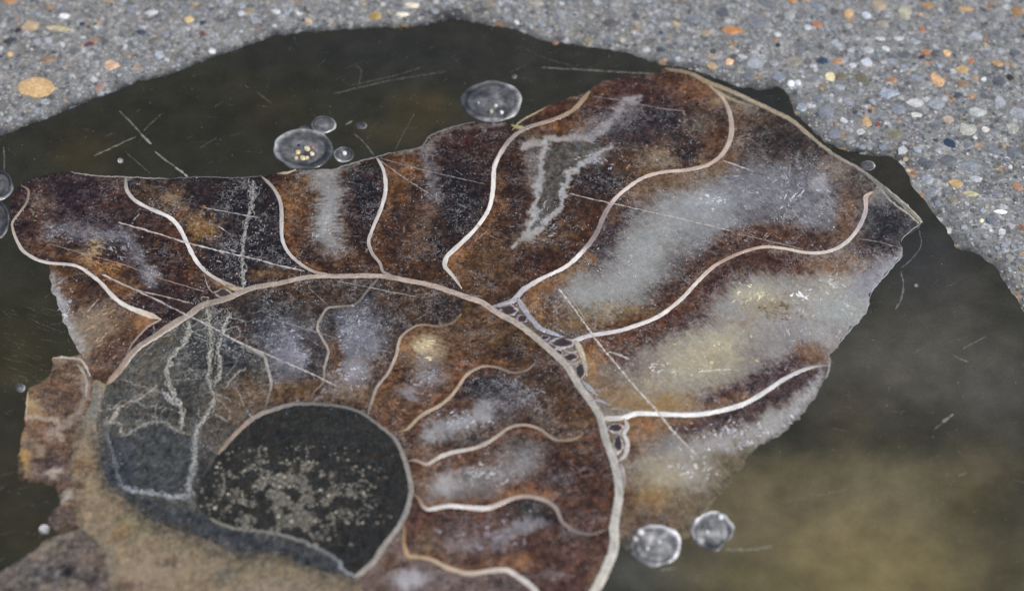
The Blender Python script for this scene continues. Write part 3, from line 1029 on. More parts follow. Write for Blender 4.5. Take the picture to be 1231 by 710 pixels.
@recipe('ch8', (112, 98, 76), .3, .22, 45)
def _(p):
    p.G(895, 560, 46, 18, (112, 98, 74), .9, .1)
    p.G(850, 598, 44, 22, (118, 102, 78), .85, .1)
    p.G(775, 515, 24, 20, (140, 96, 62), .9)
    p.G(760, 545, 12, 18, (96, 70, 58), .8)
    p.K([(815, 512), (870, 505), (920, 485), (960, 460), (988, 446)], 12, (72, 56, 60), .92)
    p.G(800, 540, 24, 16, (124, 118, 118), .8, .8)
    p.K([(815, 545), (860, 533), (905, 520), (940, 502), (972, 476)], 12, (158, 154, 152), .85, .9)
    p.K([(760, 560), (800, 552), (850, 545)], 10, (140, 128, 112), .6, .5)
    p.K([(985, 450), (975, 475), (950, 508), (905, 535)], 7, (172, 170, 170), .6, 1.0)
    p.G(800, 572, 30, 20, (166, 152, 122), .85, .6)
    p.G(835, 570, 22, 16, (162, 156, 146), .7, .9)
    p.G(780, 598, 26, 13, (146, 108, 62), .85)
    p.G(820, 610, 30, 14, (118, 98, 70), .7)
    p.G(785, 630, 34, 16, (92, 72, 62), .85)
    p.G(755, 600, 9, 26, (100, 76, 60), .7)
    p.G(760, 655, 24, 12, (72, 66, 62), .8)
    p.G(828, 642, 8, 8, (96, 70, 48), .7)
    p.K([(915, 550), (895, 570), (872, 594), (852, 622), (826, 650)], 20, (104, 95, 74), .97, .03)
    p.K([(996, 440), (992, 456), (978, 478), (964, 498), (940, 521), (905, 542)], 4, (104, 100, 92), .55, .4)
    p.shards(900, 522, 80, 16, 60, (196, 194, 194), 8, 1.6, .75)
    p.shards(830, 560, 24, 16, 18, (200, 196, 188), 8, 1.8, .7)
    p.shards(870, 515, 60, 8, 14, (150, 140, 140), 9, 1.4, .6, 1.3)
    p.K(off(S8, 0, 9, 7, 11), 6, (138, 92, 56), .6)


@recipe('inA', (78, 76, 69), .45, .26, 80)
def _(p):
    p.G(165, 445, 36, 36, (90, 87, 78), .8, .2)
    p.G(200, 405, 20, 16, (88, 80, 68), .6)
    p.G(275, 430, 32, 26, (42, 42, 45), .85, .7)
    p.G(235, 415, 22, 20, (48, 48, 48), .8, .8)
    p.G(195, 495, 40, 10, (48, 45, 42), .8)
    p.G(222, 470, 16, 16, (56, 54, 52), .7)
    p.G(290, 395, 26, 26, (70, 72, 82), .6, 1.0)
    p.G(270, 370, 24, 12, (60, 52, 48), .7, .9)
    p.G(300, 475, 34, 18, (92, 72, 50), .85)
    p.G(275, 500, 24, 16, (86, 74, 58), .8)
    p.G(290, 455, 20, 10, (76, 64, 52), .7)
    p.G(255, 530, 14, 18, (70, 62, 54), .8)
    p.P([(128, 520), (147, 524), (165, 514), (185, 506), (205, 510), (230, 524), (232, 560), (226, 594), (185, 594), (146, 585), (134, 550)], (68, 70, 70), .95, .05)
    p.G(150, 560, 10, 26, (62, 66, 80), .6, .1)
    p.K([(126, 560), (140, 594), (180, 612), (240, 632), (300, 652), (380, 674), (412, 692)], 13, (58, 61, 68), .92, .04)
    p.K([(160, 615), (200, 630), (230, 642)], 10, (74, 72, 64), .6)
    p.G(243, 575, 9, 30, (46, 46, 50), .8, .1)
    p.G(140, 475, 10, 14, (62, 66, 60), .7)
    p.K(WALL_L[5:], 5, (74, 70, 64), .8, .1)
    p.G(128, 510, 8, 10, (140, 134, 126), .6)
    p.shards(280, 400, 30, 30, 44, (140, 140, 146), 8, 1.1, .75)
    p.shards(230, 440, 40, 30, 34, (126, 124, 120), 9, 1.0, .7)
    p.shards(300, 475, 34, 16, 26, (126, 104, 78), 10, 1.0, .6, .2)


@recipe('inB', (74, 62, 56), .7, .3, 80)
def _(p):
    p.G(320, 375, 34, 22, (54, 50, 52), .8, .9)
    p.G(345, 350, 36, 9, (76, 56, 42), .8)
    p.G(375, 350, 24, 14, (70, 56, 44), .8)
    p.G(345, 418, 30, 34, (108, 110, 126), .8, 1.0)
    p.G(356, 432, 14, 14, (140, 140, 152), .6, 1.0)
    p.G(320, 400, 16, 18, (74, 76, 88), .6, 1.0)
    p.G(375, 430, 10, 26, (60, 54, 52), .8)
    p.G(350, 470, 46, 13, (98, 76, 52), .85, .5)
    p.G(395, 478, 16, 8, (78, 64, 52), .7)
    p.G(340, 455, 16, 8, (130, 124, 124), .5)
    p.G(372, 390, 10, 14, (86, 80, 78), .5)
    p.shards(345, 415, 30, 30, 44, (164, 164, 176), 7, 1.2, .75)
    p.shards(330, 380, 30, 16, 24, (130, 130, 136), 6, 1.1, .7)


@recipe('inC', (76, 62, 54), .6, .3, 80)
def _(p):
    p.G(432, 352, 28, 13, (46, 46, 50), .85, .6)
    p.G(480, 352, 34, 12, (78, 58, 44), .8)
    p.G(530, 372, 26, 12, (60, 50, 48), .8, .6)
    p.G(425, 398, 30, 36, (112, 114, 130), .85, 1.0)
    p.G(400, 392, 10, 12, (52, 54, 62), .7)
    p.G(448, 410, 14, 24, (126, 126, 140), .6, 1.0)
    p.G(425, 448, 20, 20, (152, 146, 150), .8, .9)
    p.G(402, 426, 8, 24, (98, 68, 44), .85)
    p.G(470, 385, 18, 12, (66, 60, 64), .7, .8)
    p.G(460, 440, 12, 14, (88, 66, 52), .7)
    p.G(418, 474, 26, 8, (132, 108, 78), .8)
    p.G(440, 480, 10, 10, (92, 70, 54), .7)
    p.G(490, 378, 18, 8, (84, 66, 50), .6)
    p.shards(425, 400, 26, 36, 44, (166, 166, 178), 7, 1.2, .75)
    p.shards(425, 450, 16, 16, 16, (186, 182, 186), 6, 1.4, .7)
    p.shards(500, 365, 50, 14, 20, (112, 98, 88), 7, 1.1, .7)


@recipe('inD', (90, 66, 48), .45, .3, 20)
def _(p):
    p.G(570, 400, 50, 24, (94, 68, 48), .7)
    p.G(560, 372, 24, 10, (84, 66, 44), .7)
    p.G(620, 405, 36, 16, (84, 66, 46), .7)
    p.G(610, 428, 32, 10, (66, 50, 46), .8)
    p.G(570, 440, 26, 11, (116, 76, 46), .8)
    p.G(550, 455, 14, 14, (106, 66, 46), .7)
    p.G(497, 416, 28, 18, (122, 92, 60), .8)
    p.G(515, 420, 20, 15, (150, 126, 90), .7)
    p.G(512, 416, 14, 12, (202, 178, 132), .9)
    p.G(518, 440, 14, 14, (120, 114, 112), .6, .9)
    p.G(515, 456, 18, 14, (126, 120, 124), .65, .9)
    p.G(490, 472, 12, 8, (152, 146, 158), .7)
    p.G(485, 452, 12, 10, (76, 56, 48), .7)
    p.G(470, 500, 30, 14, (98, 70, 52), .8)
    p.G(520, 482, 18, 10, (94, 64, 46), .7)
    p.G(575, 402, 30, 4, (110, 98, 88), .5)
    p.shards(512, 416, 16, 12, 18, (222, 202, 160), 9, 1.4, .8, 0)
    p.shards(515, 455, 20, 16, 20, (160, 154, 158), 7, 1.3, .7)
    p.shards(480, 495, 30, 16, 24, (140, 106, 82), 11, 1.1, .6, .3)
    p.shards(570, 395, 50, 20, 24, (126, 98, 74), 7, 1.1, .6)
    p.K(off(I3, 6, 3, 4, 10), 5, (122, 84, 52), .5)
    p.K(off(I4, -2, -6, 4, 10), 5, (112, 74, 46), .5)


@recipe('inE', (82, 62, 52), .55, .28, 25)
def _(p):
    p.G(578, 464, 28, 16, (48, 46, 52), .9, .6)
    p.G(620, 475, 40, 20, (88, 84, 90), .75, 1.0)
    p.G(600, 500, 16, 12, (84, 82, 88), .6, .9)
    p.G(670, 488, 34, 28, (84, 62, 46), .85)
    p.G(650, 460, 24, 10, (72, 58, 48), .7)
    p.G(700, 508, 18, 12, (108, 82, 56), .8)
    p.G(545, 490, 18, 9, (88, 60, 48), .8)
    p.G(510, 520, 14, 10, (92, 68, 52), .8)
    p.G(510, 545, 16, 10, (112, 88, 70), .8)
    p.K([(518, 522), (545, 513), (570, 502), (584, 492)], 12, (150, 147, 149), .88, .8)
    p.G(560, 530, 24, 8, (84, 78, 72), .8)
    p.G(610, 512, 14, 6, (100, 82, 72), .6)
    p.G(550, 507, 6, 4, (190, 188, 194), .7)
    p.G(658, 505, 14, 6, (90, 92, 94), .5)
    p.shards(620, 475, 40, 20, 40, (140, 138, 144), 6, 1.2, .75)
    p.shards(560, 505, 30, 10, 20, (184, 182, 186), 8, 1.6, .7, -.4)
    p.K(off(I4, 4, 6, 5, 11), 4, (96, 62, 46), .5)


@recipe('inF', (88, 61, 51), .4, .26, 10)
def _(p):
    p.G(640, 540, 32, 18, (84, 82, 78), .75, .5)
    p.G(610, 535, 16, 12, (80, 76, 72), .6)
    p.G(685, 565, 44, 28, (66, 47, 43), .85)
    p.G(700, 540, 24, 14, (90, 66, 50), .7)
    p.G(720, 590, 14, 30, (82, 58, 48), .7)
    p.K([(522, 590), (556, 578), (596, 568), (632, 556)], 18, (138, 133, 131), .82, .6)
    p.G(532, 584, 14, 13, (168, 163, 158), .7)
    p.G(575, 572, 22, 4, (92, 84, 82), .7)
    p.G(580, 595, 30, 8, (114, 108, 104), .7)
    p.G(560, 555, 26, 7, (104, 78, 58), .8)
    p.G(508, 578, 11, 22, (112, 84, 60), .8)
    p.G(670, 575, 14, 10, (108, 106, 112), .5)
    p.K([(598, 602), (616, 592), (640, 589), (664, 600)], 6, (140, 92, 58), .8)
    p.G(690, 608, 26, 16, (86, 66, 60), .7)
    p.G(585, 555, 24, 6, (84, 62, 54), .6)
    p.shards(585, 570, 40, 12, 26, (176, 172, 170), 8, 1.8, .7, -.3)
    p.shards(680, 565, 40, 24, 22, (112, 92, 88), 8, 1.6, .6)
    p.K(off(I5, 2, 6, 4, 12), 4, (112, 74, 50), .5)
    p.K(off(I6, 0, -5, 6, 13), 4, (136, 88, 54), .5)


@recipe('inG', (84, 61, 55), .35, .28, 10)
def _(p):
    p.G(640, 612, 26, 11, (58, 60, 58), .85)
    p.G(658, 624, 16, 7, (52, 40, 42), .8)
    p.K([(596, 648), (620, 638), (648, 628)], 9, (142, 140, 148), .7, .7)
    p.G(562, 654, 34, 12, (122, 110, 110), .75)
    p.G(545, 635, 26, 10, (98, 82, 80), .7)
    p.G(590, 630, 12, 8, (120, 96, 92), .6)
    p.G(512, 652, 16, 13, (116, 94, 68), .8)
    p.G(530, 668, 22, 7, (96, 78, 60), .7)
    p.G(626, 674, 15, 9, (160, 102, 54), .85)
    p.G(600, 675, 16, 6, (124, 88, 62), .6)
    p.G(680, 670, 44, 20, (88, 62, 56), .8)
    p.G(665, 692, 24, 5, (130, 118, 118), .55)
    p.G(715, 690, 10, 20, (116, 86, 58), .7)
    p.G(640, 650, 24, 8, (84, 60, 56), .7)
    p.G(690, 640, 14, 8, (88, 80, 80), .5)
    p.G(720, 620, 12, 14, (96, 72, 56), .7)
    p.shards(580, 645, 50, 16, 24, (150, 142, 144), 9, 1.8, .6)
    p.K(off(I6, 0, 6, 8, 13), 4, (104, 68, 50), .5)
    p.K(off(I7, 2, -6, 3, 9), 4, (130, 86, 54), .5)


@recipe('inH', (104, 86, 80), .4, .3, 10)
def _(p):
    p.G(545, 700, 40, 10, (96, 78, 76), .8)
    p.G(470, 680, 12, 14, (92, 68, 52), .8)
    p.G(492, 696, 24, 10, (172, 168, 174), .85, .8)
    p.G(600, 702, 20, 10, (80, 66, 64), .8)
    p.G(460, 705, 16, 8, (96, 78, 66), .7)


@recipe('core', (49, 48, 45), .12, .16, 10)
def _(p):
    p.G(420, 520, 50, 24, (54, 54, 51), .7)
    p.G(350, 590, 60, 34, (56, 54, 49), .6)
    p.G(300, 545, 20, 12, (58, 57, 52), .6)
    p.G(420, 650, 40, 26, (47, 46, 45), .8)


def resin_color(idx):
    p = Paint(idx, (54, 53, 47), 0)
    p.G(230, 150, 150, 50, (52, 50, 43), .7)
    p.G(100, 185, 40, 26, (68, 61, 44), .6)
    p.G(260, 100, 60, 16, (55, 53, 42), .5)
    p.G(330, 130, 40, 20, (60, 55, 40), .5)
    p.G(510, 130, 40, 22, (76, 67, 46), .65)
    p.G(470, 160, 50, 16, (72, 65, 48), .6)
    p.G(620, 70, 160, 34, (56, 55, 52), .6)
    p.G(440, 60, 120, 20, (50, 50, 49), .6)
    p.G(900, 130, 60, 26, (46, 46, 48), .8)
    p.G(1080, 215, 40, 30, (58, 54, 50), .8)
    p.G(20, 400, 60, 70, (58, 55, 43), .7)
    p.G(25, 440, 40, 24, (70, 65, 47), .5)
    p.G(10, 570, 40, 60, (60, 56, 46), .6)
    p.G(30, 640, 40, 30, (62, 58, 46), .6)
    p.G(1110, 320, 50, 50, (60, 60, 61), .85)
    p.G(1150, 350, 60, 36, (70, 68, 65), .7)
    p.G(1100, 430, 120, 60, (88, 85, 78), .9)  # right side from here: olive-tan tint plus sky haze painted in
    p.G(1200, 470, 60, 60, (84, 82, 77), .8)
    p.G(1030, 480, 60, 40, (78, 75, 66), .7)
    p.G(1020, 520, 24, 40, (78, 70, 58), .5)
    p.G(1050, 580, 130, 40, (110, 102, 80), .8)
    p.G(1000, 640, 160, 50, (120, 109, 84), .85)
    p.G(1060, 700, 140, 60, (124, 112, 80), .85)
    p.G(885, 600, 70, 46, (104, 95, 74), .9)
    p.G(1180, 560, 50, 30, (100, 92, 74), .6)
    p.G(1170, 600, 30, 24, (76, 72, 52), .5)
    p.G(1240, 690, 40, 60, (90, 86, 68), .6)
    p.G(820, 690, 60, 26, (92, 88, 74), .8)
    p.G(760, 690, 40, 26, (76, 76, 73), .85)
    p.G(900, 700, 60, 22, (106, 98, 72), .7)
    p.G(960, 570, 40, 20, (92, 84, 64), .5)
    n = fbm(mx[idx] * .18, my[idx] * .18, 4)
    p.c *= (1 + .16 * n)[:, None]
    p.c *= np.array([1.0, .993, .97])
    return p.c, p.d


def vein_noise(idx, ang, sx, sy):
    a = math.radians(ang)
    u = mx[idx] * math.cos(a) + my[idx] * math.sin(a)
    v = -mx[idx] * math.sin(a) + my[idx] * math.cos(a)
    return fbm(u * sx, v * sy, 4, .6)


VEIL = np.array([.0085, .0095, .0125])       # the polish mirrors this much sky on top of the stone's own colour


def emit_piece(nme, z, depth, material, parent, oname, colfun, fib=90.0):
    tri = T[tri_name == nme]
    vid, inv = np.unique(tri, return_inverse=True)
    tri = inv.reshape(-1, 3)
    q = OV[vid] / MM
    px = VPX[vid]
    c, d = colfun(vid)
    cols = np.column_stack([np.maximum(lin(np.clip(c, 4, 250)) * .96 - VEIL, .0035), np.clip(d, 0, 1)])
    n = len(vid)
    a = np.concatenate([tri[:, [0, 1]], tri[:, [1, 2]], tri[:, [2, 0]]])
    key = np.sort(a, 1) @ np.array([n, 1])
    u, first, cnt = np.unique(key, return_index=True, return_counts=True)
    be = a[first[cnt == 1]]
    bv, binv = np.unique(be, return_inverse=True)
    be2 = binv.reshape(-1, 2) + n
    V = np.vstack([np.column_stack([q, np.full(n, z)]), np.column_stack([q[bv], np.full(len(bv), z - depth)])])
    C = np.vstack([cols, cols[bv]])
    F = [tuple(t) for t in tri.tolist()] + [(e[1], e[0], f[0], f[1]) for e, f in zip(be.tolist(), be2.tolist())]
    me = bpy.data.meshes.new(oname)
    me.from_pydata(V.tolist(), [], F)
    at = me.color_attributes.new('Col', 'FLOAT_COLOR', 'POINT')
    at.data.foreach_set('color', C.astype(np.float32).ravel())
    fa = math.radians(fib)
    U = np.column_stack([V[:, 0] * math.cos(fa) + V[:, 1] * math.sin(fa), -V[:, 0] * math.sin(fa) + V[:, 1] * math.cos(fa), V[:, 2] * 0, V[:, 2] * 0 + 1])
    U[:, :2] += .0006 * np.column_stack([fbm(V[:, 0] * 300, V[:, 1] * 300, 2), fbm(V[:, 0] * 300 + 40, V[:, 1] * 300, 2)]) + .5
    a2 = me.color_attributes.new('Fib', 'FLOAT_COLOR', 'POINT')
    a2.data.foreach_set('color', U.astype(np.float32).ravel())
    me.materials.append(material)
    me.update()
    o = bpy.data.objects.new(oname, me)
    COL.objects.link(o)
    if parent:
        o.parent = parent
    return o


def chamber_color(nme):
    base, dens, grain, ang, f = RECIPES[nme]

    def fun(idx):
        p = Paint(idx, base, dens, nme)
        f(p)
        n1 = vein_noise(idx, ang, .9, 2.4)
        n2 = vein_noise(idx, ang + 70, 2.2, 3.2)
        n3 = vein_noise(idx, ang + 15, .5, .8)
        soft = np.clip(1.15 - (p.c.mean(1) - 60) / 70, .28, 1.0)       # cloudy pale calcite is smoother than the brown
        m = 1 + soft * grain * (1.5 * n1 + .7 * n2 + 1.4 * n3)
        c = p.c * np.clip(m, .35, 2.0)[:, None]
        # warm/cool drift inside the mineral
        k = fbm(mx[idx] * .7 + 200, my[idx] * .7, 3) * 7
        c[:, 0] += k
        c[:, 2] -= k
        # feathery pale crystal growth where the stone is pale
        cr = np.clip(fbm(mx[idx] * 1.8 + 60, my[idx] * 1.8, 5, .7) * 2.2 - .25, 0, 1) * p.d
        c += (cr * .3)[:, None] * (np.array([176, 174, 176.]) - c)
        lum = c @ np.array([.3, .59, .11])
        cool = np.clip((c[:, 2] - c[:, 0] + 14) / 20, 0, 1)
        c = c + (.2 + .2 * cool)[:, None] * (lum[:, None] - c)
        warm = np.clip((c[:, 0] - c[:, 2] - 4) / 16, 0, 1)[:, None]
        warm = warm * np.clip((105 - lum) / 30, 0, 1)[:, None] * (0 if nme in ('matrix', 'ch0b', 'ch0c') else 1)
        c = c * (1 + warm * np.array([.04, -.02, -.07]))
        if nme not in ('core', 'inA', 'matrix'):
            c = c * np.clip(.74 + .26 * (lum - 32) / 62, .74, 1.0)[:, None]
        return c, p.d
    return fun


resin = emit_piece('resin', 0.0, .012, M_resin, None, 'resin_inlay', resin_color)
resin['label'] = 'dark olive clear resin panel with bubbles and scratches, set flush into the concrete'
resin['category'] = 'resin panel'

ammonite = bpy.data.objects.new('ammonite_fossil', None)
ammonite.empty_display_size = .01
COL.objects.link(ammonite)
ammonite['label'] = 'sliced and polished brown ammonite fossil with pale curved chamber walls, embedded in dark resin'
ammonite['category'] = 'fossil'
ZF = .00005
for nme in names:
    if nme == 'resin':
        continue
    if nme == 'core':
        o = emit_piece(nme, ZF, .006, M_core, ammonite, 'core', chamber_color(nme))
    elif nme == 'matrix':
        o = emit_piece(nme, ZF, .006, M_rock, ammonite, 'rock_matrix', chamber_color(nme))
    elif nme in ('ch0b', 'ch0c'):
        o = emit_piece(nme, ZF, .006, M_rock, ammonite, 'shell_fragment', chamber_color(nme))
    else:
        o = emit_piece(nme, ZF, .006, M_cryst, ammonite, 'chamber', chamber_color(nme), FIB.get(nme, 0))

# slivers of clear calcite: flat angular flakes just proud of the polish, many hundreds
V, F, C = [], [], []
sl_xy = np.array([(a[0], a[1]) for a in SLIVERS])
for (px, py, an, l, w_, col, nme_) in SLIVERS:
    for _ in range(2):
        x_, y_ = px + random.gauss(0, 2.5), py + random.gauss(0, 2)
        i_ = int(np.argmin((cpx[:, 0] - x_) ** 2 + (cpx[:, 1] - y_) ** 2))
        if tri_name[i_] != nme_:
            continue
        q = plane([[x_, y_]])[0]
        a_ = -an + random.gauss(0, .25)
        L_ = l * PX * random.uniform(.35, 1.5)
        B_ = w_ * PX * random.uniform(.6, 1.9)
        u_, v_ = np.array([math.cos(a_), math.sin(a_)]), np.array([-math.sin(a_), math.cos(a_)])
        k_ = random.choice((3, 4, 5))
        n0 = len(V)
        cc_ = np.array(col) * random.uniform(.84, 1.08)
        tx, ty = random.uniform(-.25, .25), random.uniform(-.25, .25)
        ph_ = random.uniform(0, 6)
        for m_i in range(k_):
            t_a = ph_ + 2 * math.pi * m_i / k_ + random.uniform(-.4, .4)
            du, dv = L_ * .5 * math.cos(t_a), B_ * .6 * math.sin(t_a)
            p_ = q + u_ * du + v_ * dv
            V.append((p_[0], p_[1], ZF + .00003 + min(.00002, max(-.00002, du * tx + dv * ty))))
            C.append(cc_)
        F.append(tuple(range(n0, n0 + k_)))
M_sliver = simple_material('calcite_sliver', rough=.3, mott=.25, scale=4000, coat=.3, alpha=(2600, .16, .5))
make_obj('crystal_slivers', V, F, M_sliver, ammonite, lin(np.clip(np.array(C), 0, 240)), kind='stuff')

# ------------------------------------------------------------------ walls and septa (proud strips; pearly sheen of the septa painted into their colours)
SH = dict(height=.000025, z0=ZF)


def wc(pts, spec):
    """attach width + colour, interpolated by fraction along the line: spec = [(t, width, (r,g,b)), ...]"""
    p = np.asarray(pts, float)
    s = np.concatenate([[0], np.cumsum(np.hypot(*np.diff(p, axis=0).T))])
    s /= s[-1]
    t = [k[0] for k in spec]
    arr = np.array([[k[1], *k[2]] for k in spec], float)
    ex = np.column_stack([np.interp(s, t, arr[:, i]) for i in range(4)])
    return np.column_stack([p, ex]).tolist()


def piece(name, pts, spec, material, jag=0.2, wob=0.0, **kw):
    a = dict(SH)
    a.update(kw)
    return ribbon(name, wc(spline(pts, 8)[:, :2], spec), 1, (0, 0, 0), material, ammonite, jag=jag, wob=wob, **a)


piece('whorl_wall', WALL[:-6], [(0, 8, (150, 128, 112)), (.15, 9, (150, 136, 124)), (.26, 7, (168, 150, 136)), (.4, 7.5, (172, 152, 140)), (.55, 9, (168, 156, 144)), (.7, 9, (166, 160, 154)),
                            (.85, 11, (196, 188, 178)), (1, 11, (180, 165, 148))], M_wall, jag=.12, wob=.8, height=.00006)
piece('whorl_wall', [(150, 442), (166, 421), (192, 404), (214, 390), (238, 375)], [(0, 2, (196, 186, 178)), (.5, 2.5, (190, 176, 166)), (1, 2, (170, 160, 150))], M_wall, jag=.3, wob=1.5, height=.00008)
piece('septum', S1, [(0, 3, (130, 110, 92)), (.2, 3, (170, 155, 140)), (.35, 4.5, (190, 180, 172)), (.6, 4.5, (205, 194, 186)), (.85, 6, (214, 206, 196)), (.95, 10, (196, 178, 158)), (1, 3, (190, 176, 160))], M_shell)
piece('septum', S1b, [(0, 3.5, (170, 150, 130)), (1, 2, (120, 104, 96))], M_wall, jag=.3, wob=1)
piece('septum', S2, [(0, 4, (150, 140, 132)), (.15, 5, (190, 182, 176)), (.4, 5.5, (228, 220, 216)), (.7, 5, (222, 212, 208)), (.85, 4.5, (180, 168, 158)), (1, 10, (165, 150, 138))], M_shell)
piece('septum', S3, [(0, 4, (150, 142, 135)), (.3, 5, (176, 166, 158)), (.5, 4.5, (206, 200, 198)), (.8, 4, (175, 160, 148)), (1, 5, (160, 142, 130))], M_shell)
piece('septum', S4, [(0, 3, (180, 175, 170)), (.2, 5, (206, 198, 192)), (.55, 4.5, (196, 186, 178)), (.8, 4, (160, 145, 134)), (1, 4, (150, 134, 122))], M_shell)
piece('septum', S5, [(0, 6, (150, 126, 100)), (.12, 6, (158, 134, 110)), (.25, 6, (150, 134, 122)), (.38, 6, (160, 146, 138)), (.45, 5.5, (226, 216, 210)), (.72, 5, (230, 222, 216)), (.84, 6.5, (206, 198, 192)),
                     (.92, 5, (196, 186, 178)), (1, 3, (180, 168, 156))], M_shell)
piece('septum', S6, [(0, 4, (176, 150, 122)), (.1, 6, (176, 160, 148)), (.25, 6, (184, 164, 150)), (.42, 5, (206, 184, 170)), (.53, 5, (214, 196, 186)), (.56, 6, (150, 134, 130)), (.69, 6, (140, 126, 124)),
                     (.71, 6, (236, 226, 220)), (.82, 5, (224, 214, 208)), (.92, 8, (172, 166, 170)), (1, 5, (150, 144, 144))], M_shell)
piece('septum', S7, [(0, 6, (196, 170, 150)), (.08, 5, (170, 160, 164)), (.15, 5, (204, 192, 184)), (.35, 4.5, (206, 184, 168)), (.47, 4.5, (166, 138, 122)), (.56, 5, (214, 198, 188)), (.75, 5.5, (224, 214, 210)),
                     (.9, 6, (200, 194, 194)), (.97, 8, (176, 170, 168)), (1, 6, (160, 152, 146))], M_shell)
piece('septum', S8, [(0, 2.5, (140, 132, 126)), (.12, 5, (196, 190, 188)), (.4, 6.5, (226, 222, 220)), (.7, 7, (238, 234, 230)), (.88, 6.5, (226, 222, 218)), (1, 9, (180, 174, 168))], M_shell)
piece('outer_shell', SHELL, [(0, 6, (120, 104, 86)), (.15, 7, (156, 136, 108)), (.3, 7, (160, 144, 124)), (.5, 6, (150, 134, 114)), (.7, 4.5, (142, 134, 122)), (.85, 6.5, (124, 120, 112)), (1, 7, (134, 128, 116))], M_wall, jag=.2, wob=1.2,
      height=.00008)
piece('outer_shell', [(852, 103), (872, 116), (890, 124), (905, 128)], [(0, 3, (160, 140, 112)), (.5, 6, (150, 134, 104)), (1, 2, (130, 118, 98))], M_wall, jag=.4, wob=2)
piece('outer_shell', [(1054, 222), (1072, 243), (1090, 256), (1104, 268)], [(0, 2, (150, 146, 140)), (1, 3, (170, 160, 138))], M_wall, jag=.5, wob=2)
piece('outer_shell', [(1062, 224), (1080, 239), (1098, 255), (1109, 268)], [(0, 1.5, (176, 172, 164)), (1, 2, (190, 184, 172))], M_wall, jag=.6, wob=2, height=.00012)
for pts, w_, c in (
        ([(84, 206.6), (101, 210), (127, 212), (151, 213), (203, 215)], 2, (150, 142, 132)),
        ([(203, 215), (241, 213), (280, 214), (314, 212)], 1.3, (110, 106, 104)),
        ([(333, 209), (345, 208), (356, 204)], 5, (170, 152, 130)),
        ([(401, 204), (422, 197), (452, 189), (475, 183)], 2, (130, 126, 120)),
        ([(475, 183), (506, 177), (516, 164), (547, 152), (571, 147)], 1.8, (120, 114, 110)),
        ([(615, 157), (626, 146), (640, 138), (656, 130)], 2.5, (170, 154, 120)),
        ([(614, 150), (622, 153), (634, 154)], 7, (150, 142, 104)),
        ([(1108, 268), (1088, 283), (1083, 291)], 1.5, (150, 150, 150)),
        ([(1083, 300), (1082, 309), (1064, 331), (1050, 347), (1045, 358)], 1.8, (160, 160, 166)),
        ([(1041, 376), (1022, 396), (1004, 419)], 1.5, (150, 150, 150)),
        ([(997, 428), (997, 440), (993, 455)], 2.5, (150, 146, 142)),
        ([(63, 430), (80, 430), (95, 432), (103, 440), (108, 452)], 4, (170, 160, 150)),
        ([(92, 437), (100, 447), (104, 462), (103, 476)], 4, (160, 148, 138)),
        ([(34, 470), (32, 487), (31, 505)], 2, (180, 160, 130))):
    piece('shell_edge', pts, [(0, w_ * .7, c), (.5, w_, c), (1, w_ * .7, c)], M_wall, jag=.5, wob=1.5)
piece('septum', I1[2:], [(0, 3, (110, 100, 96)), (.3, 3.5, (150, 142, 136)), (.6, 3.5, (160, 154, 148)), (1, 2, (100, 88, 78))], M_wall)
piece('septum', I2, [(0, 4, (104, 102, 98)), (.2, 3, (112, 100, 90)), (.4, 3.2, (146, 138, 130)), (.7, 3.2, (156, 148, 140)), (.9, 2.5, (120, 100, 84)), (1, 2, (90, 76, 66))], M_wall)
piece('septum', I3[1:], [(0, 5, (120, 100, 70)), (.1, 3, (112, 94, 74)), (.3, 3, (140, 122, 106)), (.55, 3.6, (168, 154, 140)), (.9, 3.6, (150, 138, 128)), (1, 2, (120, 104, 94))], M_wall)
piece('septum', I4[1:], [(0, 3, (120, 104, 88)), (.2, 3, (128, 110, 96)), (.4, 4, (168, 146, 124)), (.75, 4.5, (178, 156, 132)), (.93, 4, (160, 138, 112)), (1, 2, (120, 96, 76))], M_wall)
piece('septum', I5[1:], [(0, 3, (140, 118, 92)), (.2, 4, (142, 126, 112)), (.4, 4.2, (166, 148, 130)), (.6, 5, (180, 166, 152)), (.75, 6, (204, 196, 192)), (.85, 5, (186, 172, 158)), (1, 3, (130, 106, 90))], M_shell)
piece('septum', I6[1:], [(0, 2, (110, 104, 102)), (.15, 4, (124, 112, 108)), (.3, 5, (150, 134, 124)), (.5, 5.5, (176, 158, 146)), (.65, 7, (216, 208, 202)), (.88, 5.5, (216, 210, 204)), (.94, 4, (150, 124, 100)), (1, 3, (110, 84, 68))], M_shell)
piece('septum', I7[1:], [(0, 7, (190, 184, 178)), (.15, 7, (198, 190, 184)), (.3, 6.5, (196, 184, 172)), (.6, 6, (180, 158, 132)), (.85, 5, (164, 134, 100)), (1, 3, (120, 92, 70))], M_shell)
piece('core_wall', CORE, [(0, 5, (140, 122, 108)), (.1, 6, (158, 138, 124)), (.22, 6, (128, 122, 116)), (.35, 4, (104, 102, 98)), (.5, 4, (120, 114, 108)), (.65, 5.5, (138, 132, 124)), (.8, 6, (140, 136, 130)), (.9, 6.5, (150, 140, 130)),
                          (1, 7, (150, 142, 134))], M_wall, jag=.2, wob=1.2)
piece('core_wall', CORE_L[:-3], [(0, 5, (120, 122, 124)), (.3, 4, (112, 112, 112)), (.6, 4, (124, 120, 112)), (1, 4, (130, 122, 110))], M_wall, jag=.7, wob=4)
